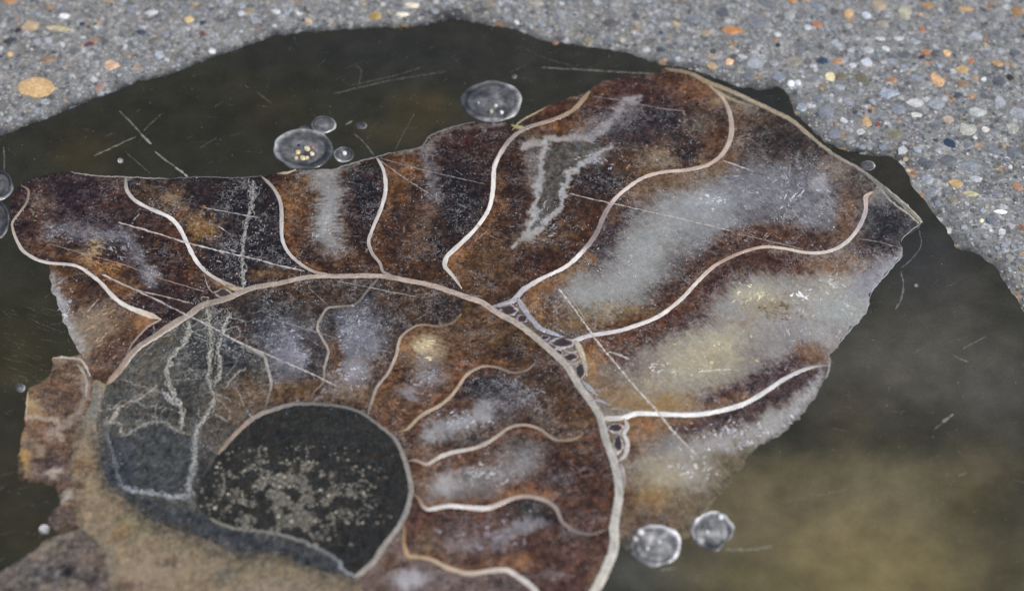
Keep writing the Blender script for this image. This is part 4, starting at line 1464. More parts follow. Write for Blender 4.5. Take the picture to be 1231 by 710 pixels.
# siphuncle: branches of the septa, and rimmed pockets along the whorl wall
for pts, spec in (
        ([(622, 358), (630, 372), (638, 383), (646, 392), (655, 399)], [(0, 8, (166, 162, 168)), (.5, 6, (150, 146, 150)), (1, 8, (160, 160, 166))]),
        ([(648, 394), (662, 400), (678, 405)], [(0, 8, (150, 148, 152)), (.6, 6, (164, 164, 176)), (1, 2, (170, 170, 184))]),
        ([(658, 414), (666, 408), (676, 405)], [(0, 2, (150, 146, 148)), (1, 2, (160, 158, 166))]),
        ([(692, 410), (698, 422), (703, 438), (705, 452)], [(0, 10, (176, 164, 150)), (.4, 6, (180, 164, 140)), (1, 4, (150, 144, 140))]),
        ([(676, 420), (685, 424), (694, 422)], [(0, 4, (140, 136, 134)), (1, 5, (160, 152, 144))]),
        ([(682, 436), (690, 437), (699, 433)], [(0, 4, (150, 144, 140)), (1, 4, (160, 150, 140))]),
        ([(698, 456), (708, 466), (718, 476)], [(0, 3, (140, 142, 146)), (.6, 7, (158, 158, 162)), (1, 2, (180, 178, 182))]),
        ([(712, 481), (722, 482), (733, 487)], [(0, 5, (140, 134, 140)), (.6, 4, (164, 156, 166)), (1, 1.5, (150, 140, 144))]),
        ([(732, 492), (740, 491), (747, 493)], [(0, 2, (150, 140, 136)), (.5, 4, (160, 150, 146)), (1, 2, (120, 100, 90))]),
        ([(750, 503), (754, 512), (750, 521), (754, 532), (752, 545), (744, 554)], [(0, 6, (184, 178, 172)), (.4, 5, (190, 186, 182)), (1, 6, (176, 168, 164))]),
        ([(746, 556), (749, 568), (750, 580), (748, 590)], [(0, 5, (150, 140, 138)), (.5, 6, (150, 138, 136)), (1, 3, (150, 140, 134))]),
        ([(596, 368), (606, 364), (616, 362)], [(0, 3, (140, 134, 134)), (1, 6, (160, 154, 160))]),
        ([(560, 357), (570, 356), (580, 357)], [(0, 4, (140, 130, 118)), (1, 2, (120, 104, 92))]),
        ([(246, 333), (250, 345), (256, 352), (262, 350)], [(0, 1.5, (150, 136, 118)), (1, 2, (156, 144, 126))]),
        ([(272, 343), (283, 347), (293, 346)], [(0, 8, (150, 130, 106)), (1, 6, (160, 146, 130))])):
    piece('siphuncle', pts, spec, M_wall, jag=.25, wob=1.0, height=.00006)


def disc(name, x, y, rx, ry, prof, cols, material, parent, n=20, lump=0.0, z0=0.0, lz=0.0, ang=0.0, cn=.35):
    """round piece from rings: prof = [(r, height)], cols per ring"""
    c = plane([[x, y]])[0]
    e1 = plane([[x + rx, y]])[0] - c
    e2 = plane([[x, y - ry]])[0] - c
    V, C = [], []
    ph = random.uniform(0, 99)
    ca, sa = math.cos(ang), math.sin(ang)
    for k, (r, h) in enumerate(prof):
        for i in range(n):
            a = 2 * math.pi * i / n
            rr = r * (1 + lump * float(fbm(np.array([math.cos(a) * 1.3 + ph]), np.array([math.sin(a) * 1.3 + k * .12]), 2)[0]))
            q = c + e1 * rr * math.cos(a) + e2 * rr * math.sin(a)
            hz = h + (lz * float(fbm(np.array([q[0] * 900 + ph]), np.array([q[1] * 900]), 3)[0]) if 0 < k < len(prof) else 0)
            V.append((q[0], q[1], z0 + hz))
            cc = np.array(cols[k], float)
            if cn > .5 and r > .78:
                cc = cc * (.8 + .35 * math.cos(a - math.radians(225) + ph * .15))  # bubble rims: highlight painted into one side
            C.append(cc * (1 + cn * float(fbm(np.array([q[0] * (600 if cn > .5 else 1100) + ph]), np.array([q[1] * (500 if cn > .5 else 900) + 5]), 3)[0])))
    F = []
    for k in range(len(prof) - 1):
        for i in range(n):
            j = (i + 1) % n
            F.append((k * n + i, k * n + j, (k + 1) * n + j, (k + 1) * n + i))
    F.append(tuple((len(prof) - 1) * n + i for i in range(n)))
    return make_obj(name, V, F, material, parent, lin(np.clip(np.array(C), 0, 250)), smooth=True)


for (x, y, rx, ry, rim_c) in ((268.6, 352.7, 9, 4.5, (160, 146, 126)), (246, 360, 4, 3.4, (150, 134, 112)), (350.7, 332.6, 3.6, 3, (120, 96, 64)), (331, 335, 3, 2.4, (112, 90, 62)),
                              (611, 373, 10, 5.5, (156, 152, 154)), (628, 383, 6, 4, (150, 146, 148)), (686, 429.6, 7.5, 4, (164, 156, 148)), (697.6, 446, 5, 8, (166, 158, 148)),
                              (676, 412, 12, 5, (160, 154, 154)), (739.5, 514.5, 8, 4.5, (180, 172, 168)), (743, 533, 5, 10, (178, 170, 166)), (672, 424, 4, 2.6, (150, 142, 138)),
                              (655, 406, 5, 2.5, (160, 160, 168))):
    disc('siphuncle_pocket', x, y, rx, ry, [(1.2, 0), (1.15, .00003), (1.05, .00004), (.95, .00003), (.8, .00001), (.4, .00001), (.1, .00001)],
         [rim_c, rim_c, rim_c, (110, 100, 96), (66, 54, 52), (58, 45, 44), (62, 50, 46)], M_wall, ammonite, 18, .5, ZF + .00002)

# mineral veins (crooked pale cracks)
VEINS = [
    ([(227, 385), (225, 406), (207, 429), (201, 446), (206, 469), (217, 487), (219, 515)], 4.0, (150, 146, 138)),
    ([(249, 370), (253, 406), (252, 441), (249.5, 455), (258, 477)], 3.4, (146, 142, 132)),
    ([(276, 375), (268, 398), (262, 426), (265, 446), (258, 464)], 3.2, (150, 146, 138)),
    ([(258, 477), (268, 486), (275, 492), (276, 504)], 2.2, (140, 124, 106)),
    ([(258, 477), (249.5, 497), (238, 514), (234, 524)], 4.0, (152, 150, 146)),
    ([(234, 522), (233, 556), (227, 581), (228, 594)], 5.5, (132, 132, 130)),
    ([(228, 594), (209, 597), (184, 593), (158, 589), (145.6, 583)], 4.5, (138, 140, 144)),
    ([(145, 583), (138, 556), (133, 536), (127, 518)], 2.6, (104, 106, 112)),
    ([(189, 462), (171, 477), (146, 487), (128, 492)], 2.8, (140, 130, 122)),
    ([(142, 488), (138, 500), (128, 508)], 4.5, (150, 142, 134)),
    ([(128, 510), (138, 508), (147, 510), (146, 523), (161, 517), (181, 507), (199, 508), (211.5, 517), (228, 522)], 2.6, (134, 128, 122)),
    ([(143, 454), (168, 464), (196, 473)], 2.0, (130, 126, 122)),
    ([(206.5, 457), (242, 455)], 2.0, (122, 118, 114)),
    ([(196, 470), (205, 482), (218, 488)], 5.0, (150, 148, 146)),
    ([(304, 216), (303, 243), (298, 262), (294, 281), (291.5, 302), (291.5, 322), (293, 346)], 3.6, (142, 138, 136)),
    ([(303, 243), (312, 230), (314, 222)], 1.6, (130, 128, 128)),
    ([(325, 379), (318, 385), (305, 386), (285, 388)], 1.3, (110, 108, 104)),
    ([(264, 400), (272, 396), (286, 393), (288, 401), (282, 409)], 1.6, (130, 128, 124)),
    ([(232, 404), (252, 412), (276, 423)], 1.5, (130, 128, 126)),
    ([(270, 466), (282, 452), (296, 440)], 2.4, (120, 118, 116)),
    ([(217, 500), (240, 506), (256, 512)], 1.2, (104, 100, 96)),
    ([(119, 500), (120, 476), (124, 466)], 3.0, (120, 114, 106)),
    ([(152, 470), (152, 458), (147, 452)], 1.5, (96, 94, 88)),
]
for pts, w_, c in VEINS:
    ribbon('mineral_vein', pts, w_ * .95, np.array(c) * 1.18, M_vein, ammonite, height=.00003, z0=ZF, jag=.9, wob=4.0, step=1.6)
    if w_ > 2.5:                                # lacy side strands
        for sh, ww in ((1.7, .45), (-2.1, .35)):
            ribbon('mineral_vein', [(x + sh, y + sh * .6) for x, y in pts], w_ * ww, np.array(c) * 1.1, M_vein, ammonite, height=.00002, z0=ZF, jag=.9, wob=9.0, step=1.6)

V_RND = random.Random(5)
for _ in range(34):                             # network of fine cracks in the innermost glassy cells
    x, y = V_RND.uniform(150, 320), V_RND.uniform(372, 505)
    if (x - 150) / 170 + (y - 372) / 133 < .45 or (x > 285 and y > 470):
        continue
    a = V_RND.choice((1.35, 1.8, .3, -.5, 2.5)) + V_RND.gauss(0, .25)
    pts = [(x, y)]
    for k in range(V_RND.choice((2, 3, 4))):
        a += V_RND.gauss(0, .35)
        l = V_RND.uniform(6, 16)
        pts.append((pts[-1][0] + l * math.cos(a), pts[-1][1] + l * math.sin(a)))
    g = V_RND.uniform(112, 165)
    ribbon('mineral_vein', pts, V_RND.uniform(.9, 2.0), (g, g * .98, g * .95), M_vein, ammonite, height=.00002, z0=ZF, jag=.9, wob=3.0, step=1.6)

# pale mineral grains scattered in the dark core
V, F, C = [], [], []
core_poly = np.array(CORE + CORE_L[1:-1])
cnt = 0
while cnt < 2000:
    x, y = random.gauss(348, 46), random.gauss(596, 27)
    nn = float(fbm(np.array([x * .04]), np.array([y * .06]), 4)[0])
    if nn < random.uniform(-.08, .12) or not inside_poly(np.array([[x, y]]), core_poly)[0] or x > 470 or y < 535:
        continue
    r = random.uniform(.9, 2.9) * (1.25 if nn > .25 else 1)
    q = plane([[x, y]])[0]
    n0 = len(V)
    k = 7
    ph = random.uniform(0, 6)
    base = np.array([112, 106, 94]) * random.uniform(.62, 1.1)
    if random.random() < .03:
        base = np.array([176, 168, 150])
    rr = [r * PX * random.uniform(.7, 1.25) for _ in range(k)]
    for i in range(k):
        a = ph + 2 * math.pi * i / k
        V.append((q[0] + rr[i] * math.cos(a), q[1] + rr[i] * math.sin(a), ZF - .00005))
        C.append(base)
    for i in range(k):
        a = ph + 2 * math.pi * i / k
        V.append((q[0] + .6 * rr[i] * math.cos(a), q[1] + .6 * rr[i] * math.sin(a), ZF + r * PX * .12))
        C.append(base)
    for i in range(k):
        j = (i + 1) % k
        F.append((n0 + i, n0 + j, n0 + k + j, n0 + k + i))
    F.append(tuple(n0 + k + i for i in range(k)))
    cnt += 1
make_obj('mineral_grains', V, F, M_grain, ammonite, lin(np.clip(np.array(C), 0, 250)), smooth=True, kind='stuff')

# ------------------------------------------------------------------ bubbles frozen in the resin
DOME = [(1.04, -.0006), (1.02, .00002), (.99, .00016), (.94, .00022), (.88, .00018), (.8, .00008), (.7, .0001), (.58, .00014), (.46, .00016), (.34, .00018), (.22, .00018), (.1, .0002)]


def bubble(x, y, rx, ry, tone=1.0, fleck=None, n=40, lump=.12):
    rimc = np.array([140, 139, 138]) * tone  # pale rim, darker middle: glassy reflections painted in, blotched by noise
    mid = np.array([84, 83, 82]) * tone
    c = [rimc * .6, rimc * .8, rimc, rimc, rimc * .8, mid * .9, mid, mid * .95, mid, mid * 1.1, mid * 1.1, mid]
    s = min(1.0, rx / 30)
    prof = [(r, h * (s if h > 0 else 1)) for r, h in DOME]
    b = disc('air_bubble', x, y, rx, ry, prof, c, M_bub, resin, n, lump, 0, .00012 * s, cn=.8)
    if fleck:
        for (fx, fy, fr, fc) in fleck:
            disc('trapped_grain', fx, fy, fr, fr * .75, [(1, -.0001), (.9, .00022), (.6, .0003), (.2, .00032)], [fc] * 4, M_peb, b, 7, .3, .00012)
    return b


bubble(591, 122, 37, 24, 1.05, [(596, 128, 2.5, (200, 198, 190)), (603, 136, 2.6, (205, 205, 205)), (590, 135, 3, (170, 168, 140)), (575, 125, 1.8, (170, 170, 172))])
bubble(365, 179, 35, 24, 1.05, [(358, 184, 4, (190, 165, 120)), (369, 180, 4.5, (200, 185, 155)), (364, 191, 4, (195, 180, 140)), (375, 186, 3.5, (200, 180, 150)),
                                (360, 176, 2.4, (50, 55, 90)), (356, 191, 3, (185, 165, 130)), (376, 178, 2.5, (170, 120, 90)), (369, 191, 3, (205, 190, 160))])
bubble(389, 150, 15, 10, 1.15, None, 24)
bubble(413, 186, 12, 9, 1.1, [(414, 185, 3, (215, 215, 212))], 24)
bubble(434, 151, 7, 4, .85, None, 16)
bubble(-3, 223, 19, 18, .95, None, 30)
bubble(-2, 264, 13, 22, .8, None, 30)
bubble(787, 655, 31, 24, 1.5, [(792, 652, 3, (200, 200, 198)), (778, 660, 2.5, (190, 188, 184)), (770, 640, 5, (196, 194, 190)), (764, 648, 4, (190, 188, 184))], 40, .2)
bubble(856, 637, 25, 23, 1.45, [(866, 622, 4, (215, 216, 218)), (850, 640, 2.5, (190, 190, 188)), (842, 650, 5, (180, 178, 176)), (870, 640, 4, (170, 170, 168))], 40, .26)
bubble(24, 466, 6, 5, 1.1, None, 14)
bubble(1043, 199, 9, 6, 1.1, None, 16)
bubble(1064, 233, 6, 7, .9, None, 16)
bubble(53, 636, 6, 5.5, 1.6, None, 14)
bubble(145, 193, 3.5, 3, 1.4, None, 12)
bubble(618, 92, 3, 2.6, 1.3, None, 12)
bubble(1102, 343, 2.4, 2, 1.4, None, 10)
bubble(368, 156, 9, 5, .8, None, 16)

# ------------------------------------------------------------------ scratches
SCR = [  # (points, width, colour, on fossil?)
    ([(142, 267.5), (177.5, 277.6), (223, 291.5), (268.7, 303), (309, 312), (330, 318), (366, 326)], 2.4, (176, 168, 164), 1),
    ([(121.7, 329.6), (157, 346), (182.5, 358), (220.5, 377), (253.5, 393), (281, 408.6), (309, 421), (348, 437.6), (379, 451.5), (404, 464)], 2.6, (166, 158, 154), 1),
    ([(137, 338), (165, 349), (198, 356.6), (233, 365.5)], 1.8, (158, 144, 132), 1),
    ([(58, 293), (100, 305), (150, 319), (190, 334), (250, 352)], 1.3, (140, 124, 118), 1),
    ([(245, 250), (278, 256), (310, 262)], 1.8, (150, 146, 146), 1),
    ([(683.6, 232.7), (726.7, 243), (777.4, 254), (828, 265.6), (879, 278)], 1.7, (166, 160, 154), 1),
    ([(885, 281), (931, 291.5), (965, 300)], 1.4, (140, 126, 118), 1),
    ([(671, 347), (688.7, 369.6), (709, 398), (721.7, 415.6), (742, 439.7), (762, 463.8), (787.6, 491.7), (810, 519.6), (836, 546)], 2.8, (186, 178, 170), 1),
    ([(680, 350), (695, 372), (708, 392)], 1.4, (160, 148, 136), 1),
    ([(731, 423), (742, 426), (757, 432)], 3.0, (176, 170, 168), 1),
    ([(838, 447), (860, 445), (878, 444)], 2.0, (190, 184, 172), 1),
    ([(452, 190), (487, 215), (528, 241)], 1.3, (160, 150, 144), 1),
    ([(455, 190), (510, 205), (584, 222)], 1.2, (130, 122, 118), 1),
    ([(405, 338), (440, 345), (500, 357)], 1.4, (140, 136, 132), 1),
    ([(370, 345), (395, 368)], 1.1, (130, 122, 116), 1),
    ([(330, 384), (372, 397), (420, 411), (470, 424)], 1.3, (132, 128, 128), 1),
    ([(573, 270), (592, 285), (604, 290)], 1.2, (130, 112, 100), 1),
    ([(570, 290), (586, 278)], 1.0, (150, 130, 120), 1),
    ([(710, 116), (750, 122), (790, 130), (824, 134)], 1.6, (130, 116, 120), 1),
    ([(868, 193), (885, 199), (905, 206)], 2.2, (160, 156, 158), 1),
    ([(1030, 287), (1055, 291), (1082, 298)], 1.2, (130, 124, 122), 1),
    ([(942, 240), (946, 233)], 2.2, (200, 204, 210), 1), ([(951, 239), (957, 233)], 2.4, (200, 204, 210), 1), ([(959, 237), (967, 229)], 2.2, (200, 204, 210), 1),
    ([(948, 215), (950, 198)], 1.4, (140, 142, 150), 1),
    ([(160, 265), (168, 257)], 1.8, (150, 140, 138), 1), ([(104, 376), (118, 360)], 1.8, (160, 146, 138), 1),
    ([(262, 272), (277, 282)], 2.0, (160, 156, 156), 1),
    ([(143, 133), (158, 148), (170.6, 162)], 2.4, (120, 120, 112), 0),
    ([(169, 160), (176, 168), (182, 173)], 4.0, (150, 150, 146), 0),
    ([(186, 182), (198, 192), (210, 200)], 2.4, (140, 140, 136), 0),
    ([(210, 200), (225, 212), (242, 227)], 2.8, (170, 168, 164), 0),
    ([(112.6, 187.7), (140, 175), (164, 164)], 2.0, (130, 128, 118), 0), ([(172, 158), (184, 146), (194.5, 136.5)], 1.4, (100, 98, 88), 0),
    ([(650.7, 81.5), (701, 84), (747, 87), (792.6, 89)], 2.2, (128, 122, 116), 0),
    ([(400, 113), (468, 97), (536, 86)], 2.2, (84, 84, 80), 0), ([(420, 103), (470, 92), (510, 80)], 1.5, (76, 76, 72), 0),
    ([(425, 160), (438, 172), (450, 187)], 1.8, (110, 108, 98), 0), ([(475, 180), (484, 162), (498, 136)], 1.8, (92, 88, 74), 0),
    ([(430, 108), (434, 85), (426, 80)], 1.2, (90, 88, 82), 0), ([(630, 58), (655, 70), (690, 80)], 1.2, (84, 82, 78), 0),
    ([(1083, 326), (1086, 345), (1082, 362), (1076, 372)], 2.2, (120, 120, 118), 0),
    ([(1104, 272), (1107, 295), (1095, 312), (1083, 322)], 1.6, (96, 98, 102), 0),
    ([(1156, 420), (1170, 412), (1185, 404)], 1.6, (104, 100, 94), 0), ([(1145, 426), (1152, 430), (1164, 435)], 3.0, (120, 118, 112), 0),
    ([(1132, 508), (1140, 502), (1146, 497)], 4.0, (130, 126, 118), 0), ([(1122, 516), (1134, 507)], 1.6, (100, 96, 86), 0),
    ([(935, 603), (975, 596), (1020, 587)], 2.0, (112, 104, 82), 0), ([(870, 660), (900, 660), (928, 656)], 3.4, (136, 132, 116), 0),
    ([(1150, 572), (1162, 568)], 2.4, (112, 106, 92), 0), ([(790, 685), (812, 682)], 3.5, (116, 114, 106), 0),
    ([(415, 150), (424, 145)], 2.6, (140, 138, 130), 0), ([(4, 175), (5, 190), (5, 206)], 2.0, (100, 98, 90), 0),
    ([(308, 110), (318, 118), (326, 124)], 1.6, (92, 90, 84), 0), ([(150, 182), (165, 195), (180, 208)], 1.4, (92, 92, 86), 0),
    ([(240, 178), (250, 172), (262, 165)], 1.0, (84, 82, 72), 0),
]
for pts, w_, c, onf in SCR:
    ribbon('scratch', pts, w_ * (.78 if onf else .85), np.array(c) * (1.06 if onf else .9), M_scr2, ammonite if onf else resin, height=.00002, z0=ZF + .00005 if onf else .00001, jag=.9, wob=.9, step=1.5)


def hair(x, y, L, a, w_, c, z0, V, F, C):
    p = np.array([[x, y], [x + L * math.cos(a), y + L * math.sin(a) * .7]])
    mid = p.mean(0) + np.array([random.uniform(-1, 1), random.uniform(-1, 1)]) * L * .03
    q = plane([p[0], mid, p[1]])
    t = q[2] - q[0]
    t /= max(np.linalg.norm(t), 1e-9)
    nr = np.array([-t[1], t[0]]) * w_ * PX / 2
    n0 = len(V)
    for i, k in enumerate((.2, 1, .2)):
        V.append((*(q[i] + nr * k), z0))
        V.append((*(q[i] - nr * k), z0))
        V.append((*(q[i] + nr * 0), z0 + .00002))
        C.extend([c] * 3)
    for i in range(2):
        b = n0 + i * 3
        F.append((b, b + 2, b + 5, b + 3))
        F.append((b + 2, b + 1, b + 4, b + 5))


# hair scratches nobody could count
is_res = np.isin(tri_name, ['resin'])
cand_r = cpx[is_res & (cpx[:, 0] > -30) & (cpx[:, 0] < 1280) & (cpx[:, 1] > 0) & (cpx[:, 1] < 740)]
cand_f = cpx[~is_res & ~np.isin(tri_name, ['matrix', 'core', 'ch0b', 'ch0c'])]
V, F, C = [], [], []
for _ in range(420):
    x, y = cand_r[random.randrange(len(cand_r))]
    L = random.choice((5, 8, 12, 18, 26))
    g = random.uniform(66, 104) if y < 400 else random.uniform(88, 116)
    a = random.choice((random.gauss(-.45, .35), random.gauss(.7, .4), random.uniform(0, 3)))
    hair(x, y, L, a, random.uniform(.4, 1.1), (g, g * .98, g * .92), .00002, V, F, C)
for _ in range(60):                            # brushed patch left of the broken edge
    x, y = random.uniform(-5, 55), random.uniform(365, 470)
    hair(x, y, random.uniform(10, 34), random.gauss(.45, .2), random.uniform(.5, 1.0), (96, 92, 78), .00002, V, F, C)
make_obj('hair_scratches', V, F, M_scr, resin, lin(np.array(C)), kind='stuff')
V, F, C = [], [], []
for _ in range(620):
    x, y = cand_f[random.randrange(len(cand_f))]
    L = random.choice((4, 6, 9, 14, 20))
    g = random.uniform(96, 165)
    hair(x, y, L, random.choice((random.gauss(.3, .25), random.uniform(0, 3))), random.uniform(.4, 1.0), (g, g * .94, g * .9), ZF + .00003, V, F, C)
make_obj('hair_scratches', V, F, M_scr, ammonite, lin(np.array(C)), kind='stuff')

# ------------------------------------------------------------------ concrete around the inlay
ZC = .00022
outer = np.array([(-190, -150), (190, -150), (190, 190), (-190, 190)], float)
gx, gy = np.meshgrid(np.arange(-185, 186, 1.6), np.arange(-145, 186, 1.6))
cp = np.column_stack([gx.ravel(), gy.ravel()]) + rng.uniform(-.5, .5, (gx.size, 2))
crim = rim + 0.0
cp = cp[~inside_poly(cp, crim)]
dmin = np.array([np.min(((crim - p) ** 2).sum(1)) for p in cp])
cp = cp[dmin > .35 ** 2]
pts = [Vector(p) for p in crim] + [Vector(p) for p in outer] + [Vector(p) for p in cp]
nr_ = len(crim)
eds = [(i, (i + 1) % nr_) for i in range(nr_)] + [(nr_ + i, nr_ + (i + 1) % 4) for i in range(4)]
cvv, _, cff, *_r = geometry.delaunay_2d_cdt(pts, eds, [], 0, 1e-5)
CV = np.array([tuple(v) for v in cvv])
CT = np.array(cff, int)
CT = CT[~inside_poly(CV[CT].mean(1), crim)]
cz = ZC + .00022 * fbm(CV[:, 0] * .12, CV[:, 1] * .12, 3) + .00008 * fbm(CV[:, 0] * .6, CV[:, 1] * .6, 3)
dr = np.array([math.sqrt(np.min(((crim - p) ** 2).sum(1))) for p in CV])
cz = np.where(dr < .02, .00006, np.maximum(cz, .00005))
CPX = photo(CV / MM)
cc = np.tile(np.array([125, 123.5, 120.5]), (len(CV), 1))
t_ = np.clip((CPX[:, 0] - 600) / 400, 0, 1)[:, None]
cc = cc * (1 - t_) + np.array([124, 123.5, 121.5]) * t_
rgt = np.clip((CPX[:, 0] - 820) / 80, 0, 1)
st = np.clip(fbm(CV[:, 0] * .2 + 50, CV[:, 1] * .2, 3) * 1.2 + .5, 0, 1) * np.exp(-(dr / (1.0 + .8 * rgt)) ** 2)
st = np.maximum(st, 1.15 * np.exp(-(((CPX[:, 0] - 541) / 34) ** 2 + ((CPX[:, 1] - 20) / 10) ** 2)))
st = np.maximum(st, 1.0 * np.exp(-(((CPX[:, 0] - 1080) / 22) ** 2 + ((CPX[:, 1] - 196) / 12) ** 2)))   # resin soaked into the rim
cc = cc + np.clip(st * .85, 0, .92)[:, None] * (np.array([58, 57, 54.]) - cc)
n = len(CV)
V = np.vstack([np.column_stack([CV / MM, cz]), np.column_stack([crim / MM, np.full(nr_, -.012)])])
# rim skirt: match rim verts by nearest
ri = [int(np.argmin(((CV - p) ** 2).sum(1))) for p in crim]
F = [tuple(t) for t in CT.tolist()] + [(ri[i], ri[(i + 1) % nr_], n + (i + 1) % nr_, n + i) for i in range(nr_)]
ground = make_obj('concrete_ground', V, F, M_conc, None, lin(np.vstack([cc, cc[ri]])), smooth=True, kind='structure')

# ---- aggregate: stones cut flat, each with its own outline
_pmesh = {}


def stone_geo(k, ph, irr):
    """unit flat-topped pebble: ring below ground, edge ring, top ring, centre"""
    rad = [1 + irr * random.uniform(-1, 1) for _ in range(k)]
    v = []
    for (s, h) in ((1.0, -1.0), (1.0, .35), (.88, .9)):
        for i in range(k):
            a = ph + 2 * math.pi * i / k
            v.append((s * rad[i] * math.cos(a), s * rad[i] * math.sin(a), h))
    v.append((0, 0, 1.0))
    f = []
    for r in range(2):
        for i in range(k):
            j = (i + 1) % k
            f.append((r * k + i, r * k + j, (r + 1) * k + j, (r + 1) * k + i))
    for i in range(k):
        f.append((2 * k + i, 2 * k + (i + 1) % k, 3 * k))
    return v, f


def ground_z(q):
    i = int(np.argmin(((CV - q * MM) ** 2).sum(1)))
    return float(cz[i])


PEB = [(44, 106, 25, 14, (208, 164, 104), -.1), (37, 33, 11, 9, (184, 154, 112), 0), (70, 36, 17, 4, (190, 172, 126), -.15), (78, 21, 7, 4.5, (232, 232, 236), 0), (11, 3, 10, 5, (178, 122, 74), 0),
       (130, 3, 9, 4, (170, 142, 112), 0), (57, 72, 12, 5, (144, 112, 78), -.15), (134, 79, 10, 7, (226, 178, 138), 0), (12, 67, 5, 4, (220, 172, 112), 0), (108, 54, 6, 3.5, (104, 56, 62), .2),
       (170, 40, 7, 4, (56, 66, 92), -.3), (12, 50, 9, 5, (66, 72, 76), .3), (22, 38, 4, 4, (64, 54, 54), 0), (92, 62, 9, 7, (108, 108, 104), 0), (127, 51, 6, 5, (94, 92, 90), 0),
       (228, 25, 7, 5, (222, 186, 116), 0), (244, 29, 5, 3.5, (50, 66, 84), 0), (244, 42, 4, 5, (110, 70, 50), .3), (99, 30, 4, 3, (56, 62, 84), 0), (185, 50, 6, 5, (110, 106, 98), 0), (120, 105, 6, 6, (170, 130, 116), 0),
       (452, 20, 8, 7, (186, 146, 76), 0), (495, 8, 11, 4.5, (238, 218, 188), -.1), (483, 19, 8, 3.5, (238, 222, 190), 0), (332, 16, 5, 4, (206, 206, 208), 0), (183, 16, 10, 4, (196, 198, 200), 0), (290, 18, 5, 4, (190, 192, 194), 0),
       (880, 38, 13, 5.5, (196, 126, 66), -.1), (952, 1, 8, 4.5, (202, 136, 76), 0), (968, 0, 7, 3, (180, 126, 84), 0), (982, 31, 6, 6, (186, 114, 74), .3), (1020, 17, 6, 8, (212, 162, 110), -.4),
       (1088, 16, 11, 9, (176, 168, 140), 0), (1115, 8, 10, 6, (174, 134, 86), .1), (1160, 12, 12, 4, (190, 144, 94), 0), (1223, 15, 8, 9, (160, 116, 72), 0), (989, 75, 7, 5.5, (54, 70, 100), -.5),
       (1006, 75, 7, 4, (182, 126, 76), 0), (998, 93, 6, 6.5, (236, 216, 156), 0), (1036, 95, 8, 8, (120, 110, 80), 0), (1071, 98, 7, 4, (176, 114, 70), -.2), (935, 56, 4, 3, (50, 44, 44), 0), (932, 49, 4, 3, (176, 124, 90), 0),
       (877, 76, 6, 5, (236, 186, 136), 0), (857, 69, 8, 4.5, (166, 146, 120), 0), (858, 63, 5, 4, (84, 80, 76), 0), (1108, 37, 4, 4.5, (192, 114, 70), 0), (1112, 64, 7, 4.5, (186, 126, 80), 0), (1138, 65, 5, 5, (236, 186, 120), .3),
       (1108, 70, 5, 3, (84, 46, 52), 0), (1127, 97, 7.5, 12, (220, 166, 110), .25), (1156, 85, 9, 6, (206, 160, 100), -.3), (1157, 102, 8.5, 6.5, (144, 118, 88), 0), (1168, 74, 4, 4, (186, 116, 74), 0),
       (1168, 117, 5, 3, (200, 124, 68), 0), (1199, 77, 7, 4.5, (190, 146, 86), 0), (1152, 116, 6, 4, (70, 74, 86), .4), (1214, 95, 5, 5, (54, 50, 46), 0), (1220, 66, 8, 6.5, (90, 94, 100), 0),
       (1088, 67, 9, 5, (92, 96, 102), 0), (1202, 124, 9, 9, (164, 166, 168), 0), (1100, 124, 10, 7, (194, 192, 186), 0), (1101, 140, 8, 4, (200, 200, 186), .1), (1140, 145, 9, 6, (186, 160, 134), 0),
       (1175, 136, 12, 6, (170, 174, 168), 0), (1162, 156, 11, 8, (176, 174, 158), .2), (1184, 157, 6, 5, (214, 208, 194), 0), (1042, 148, 7, 8.5, (210, 164, 106), .3), (1055, 151, 4, 3, (144, 64, 56), 0),
       (1141, 174, 9, 6.5, (46, 62, 88), -.4), (1148, 222, 8, 6, (200, 160, 96), 0), (1166, 235, 11, 4, (184, 174, 126), 0), (1203, 256, 8, 3, (236, 238, 240), 0), (1222, 226, 7, 6, (180, 126, 94), 0),
       (1067, 113, 13, 8, (156, 166, 182), 0), (1200, 214, 8, 4, (112, 112, 110), 0), (1217, 156, 9, 8, (166, 164, 150), 0), (1065, 60, 5, 4, (206, 208, 210), .3), (1182, 116, 5, 5, (90, 90, 96), 0),
       (951, 101, 5, 6, (238, 242, 246), -.3), (960, 100, 4, 4, (226, 226, 224), 0), (1041, 76, 8, 6, (184, 190, 200), 0), (1025, 80, 5, 4, (196, 198, 200), 0), (1088, 21, 8, 5, (168, 160, 140), 0), (935, 43, 6, 3.5, (190, 196, 196), 0),
       (1080, 48, 9, 4, (182, 184, 180), 0), (1058, 48, 8, 3.5, (186, 188, 182), 0), (985, 10, 9, 7, (128, 132, 142), 0), (1003, 16, 6, 5, (90, 92, 92), 0), (970, 35, 5, 5, (190, 194, 200), .3), (1040, 20, 6, 5, (184, 192, 206), 0),
       (1204, 280, 6, 5, (186, 188, 186), 0), (1228, 275, 5, 6, (140, 96, 74), 0), (1180, 266, 3, 2.5, (236, 232, 170), 0), (813, 20, 6, 4, (150, 146, 140), 0), (734, 30, 10, 7, (96, 94, 92), 0), (737, 22, 7, 5, (118, 112, 110), 0),
       (795, 41, 4, 3, (60, 78, 104), 0), (812, 30, 5, 4, (186, 160, 110), 0), (645, 6, 9, 3, (176, 160, 140), 0), (590, 6, 8, 4, (140, 120, 100), 0), (668, 52, 4, 3, (150, 110, 90), 0), (748, 50, 4, 2.5, (206, 190, 150), 0)]
placed = []


def put_ok(x, y, r):
    for (a, b, c) in placed:
        if abs(a - x) < (c + r) and abs(b - y) < (c + r) * .85:
            return False
    return True


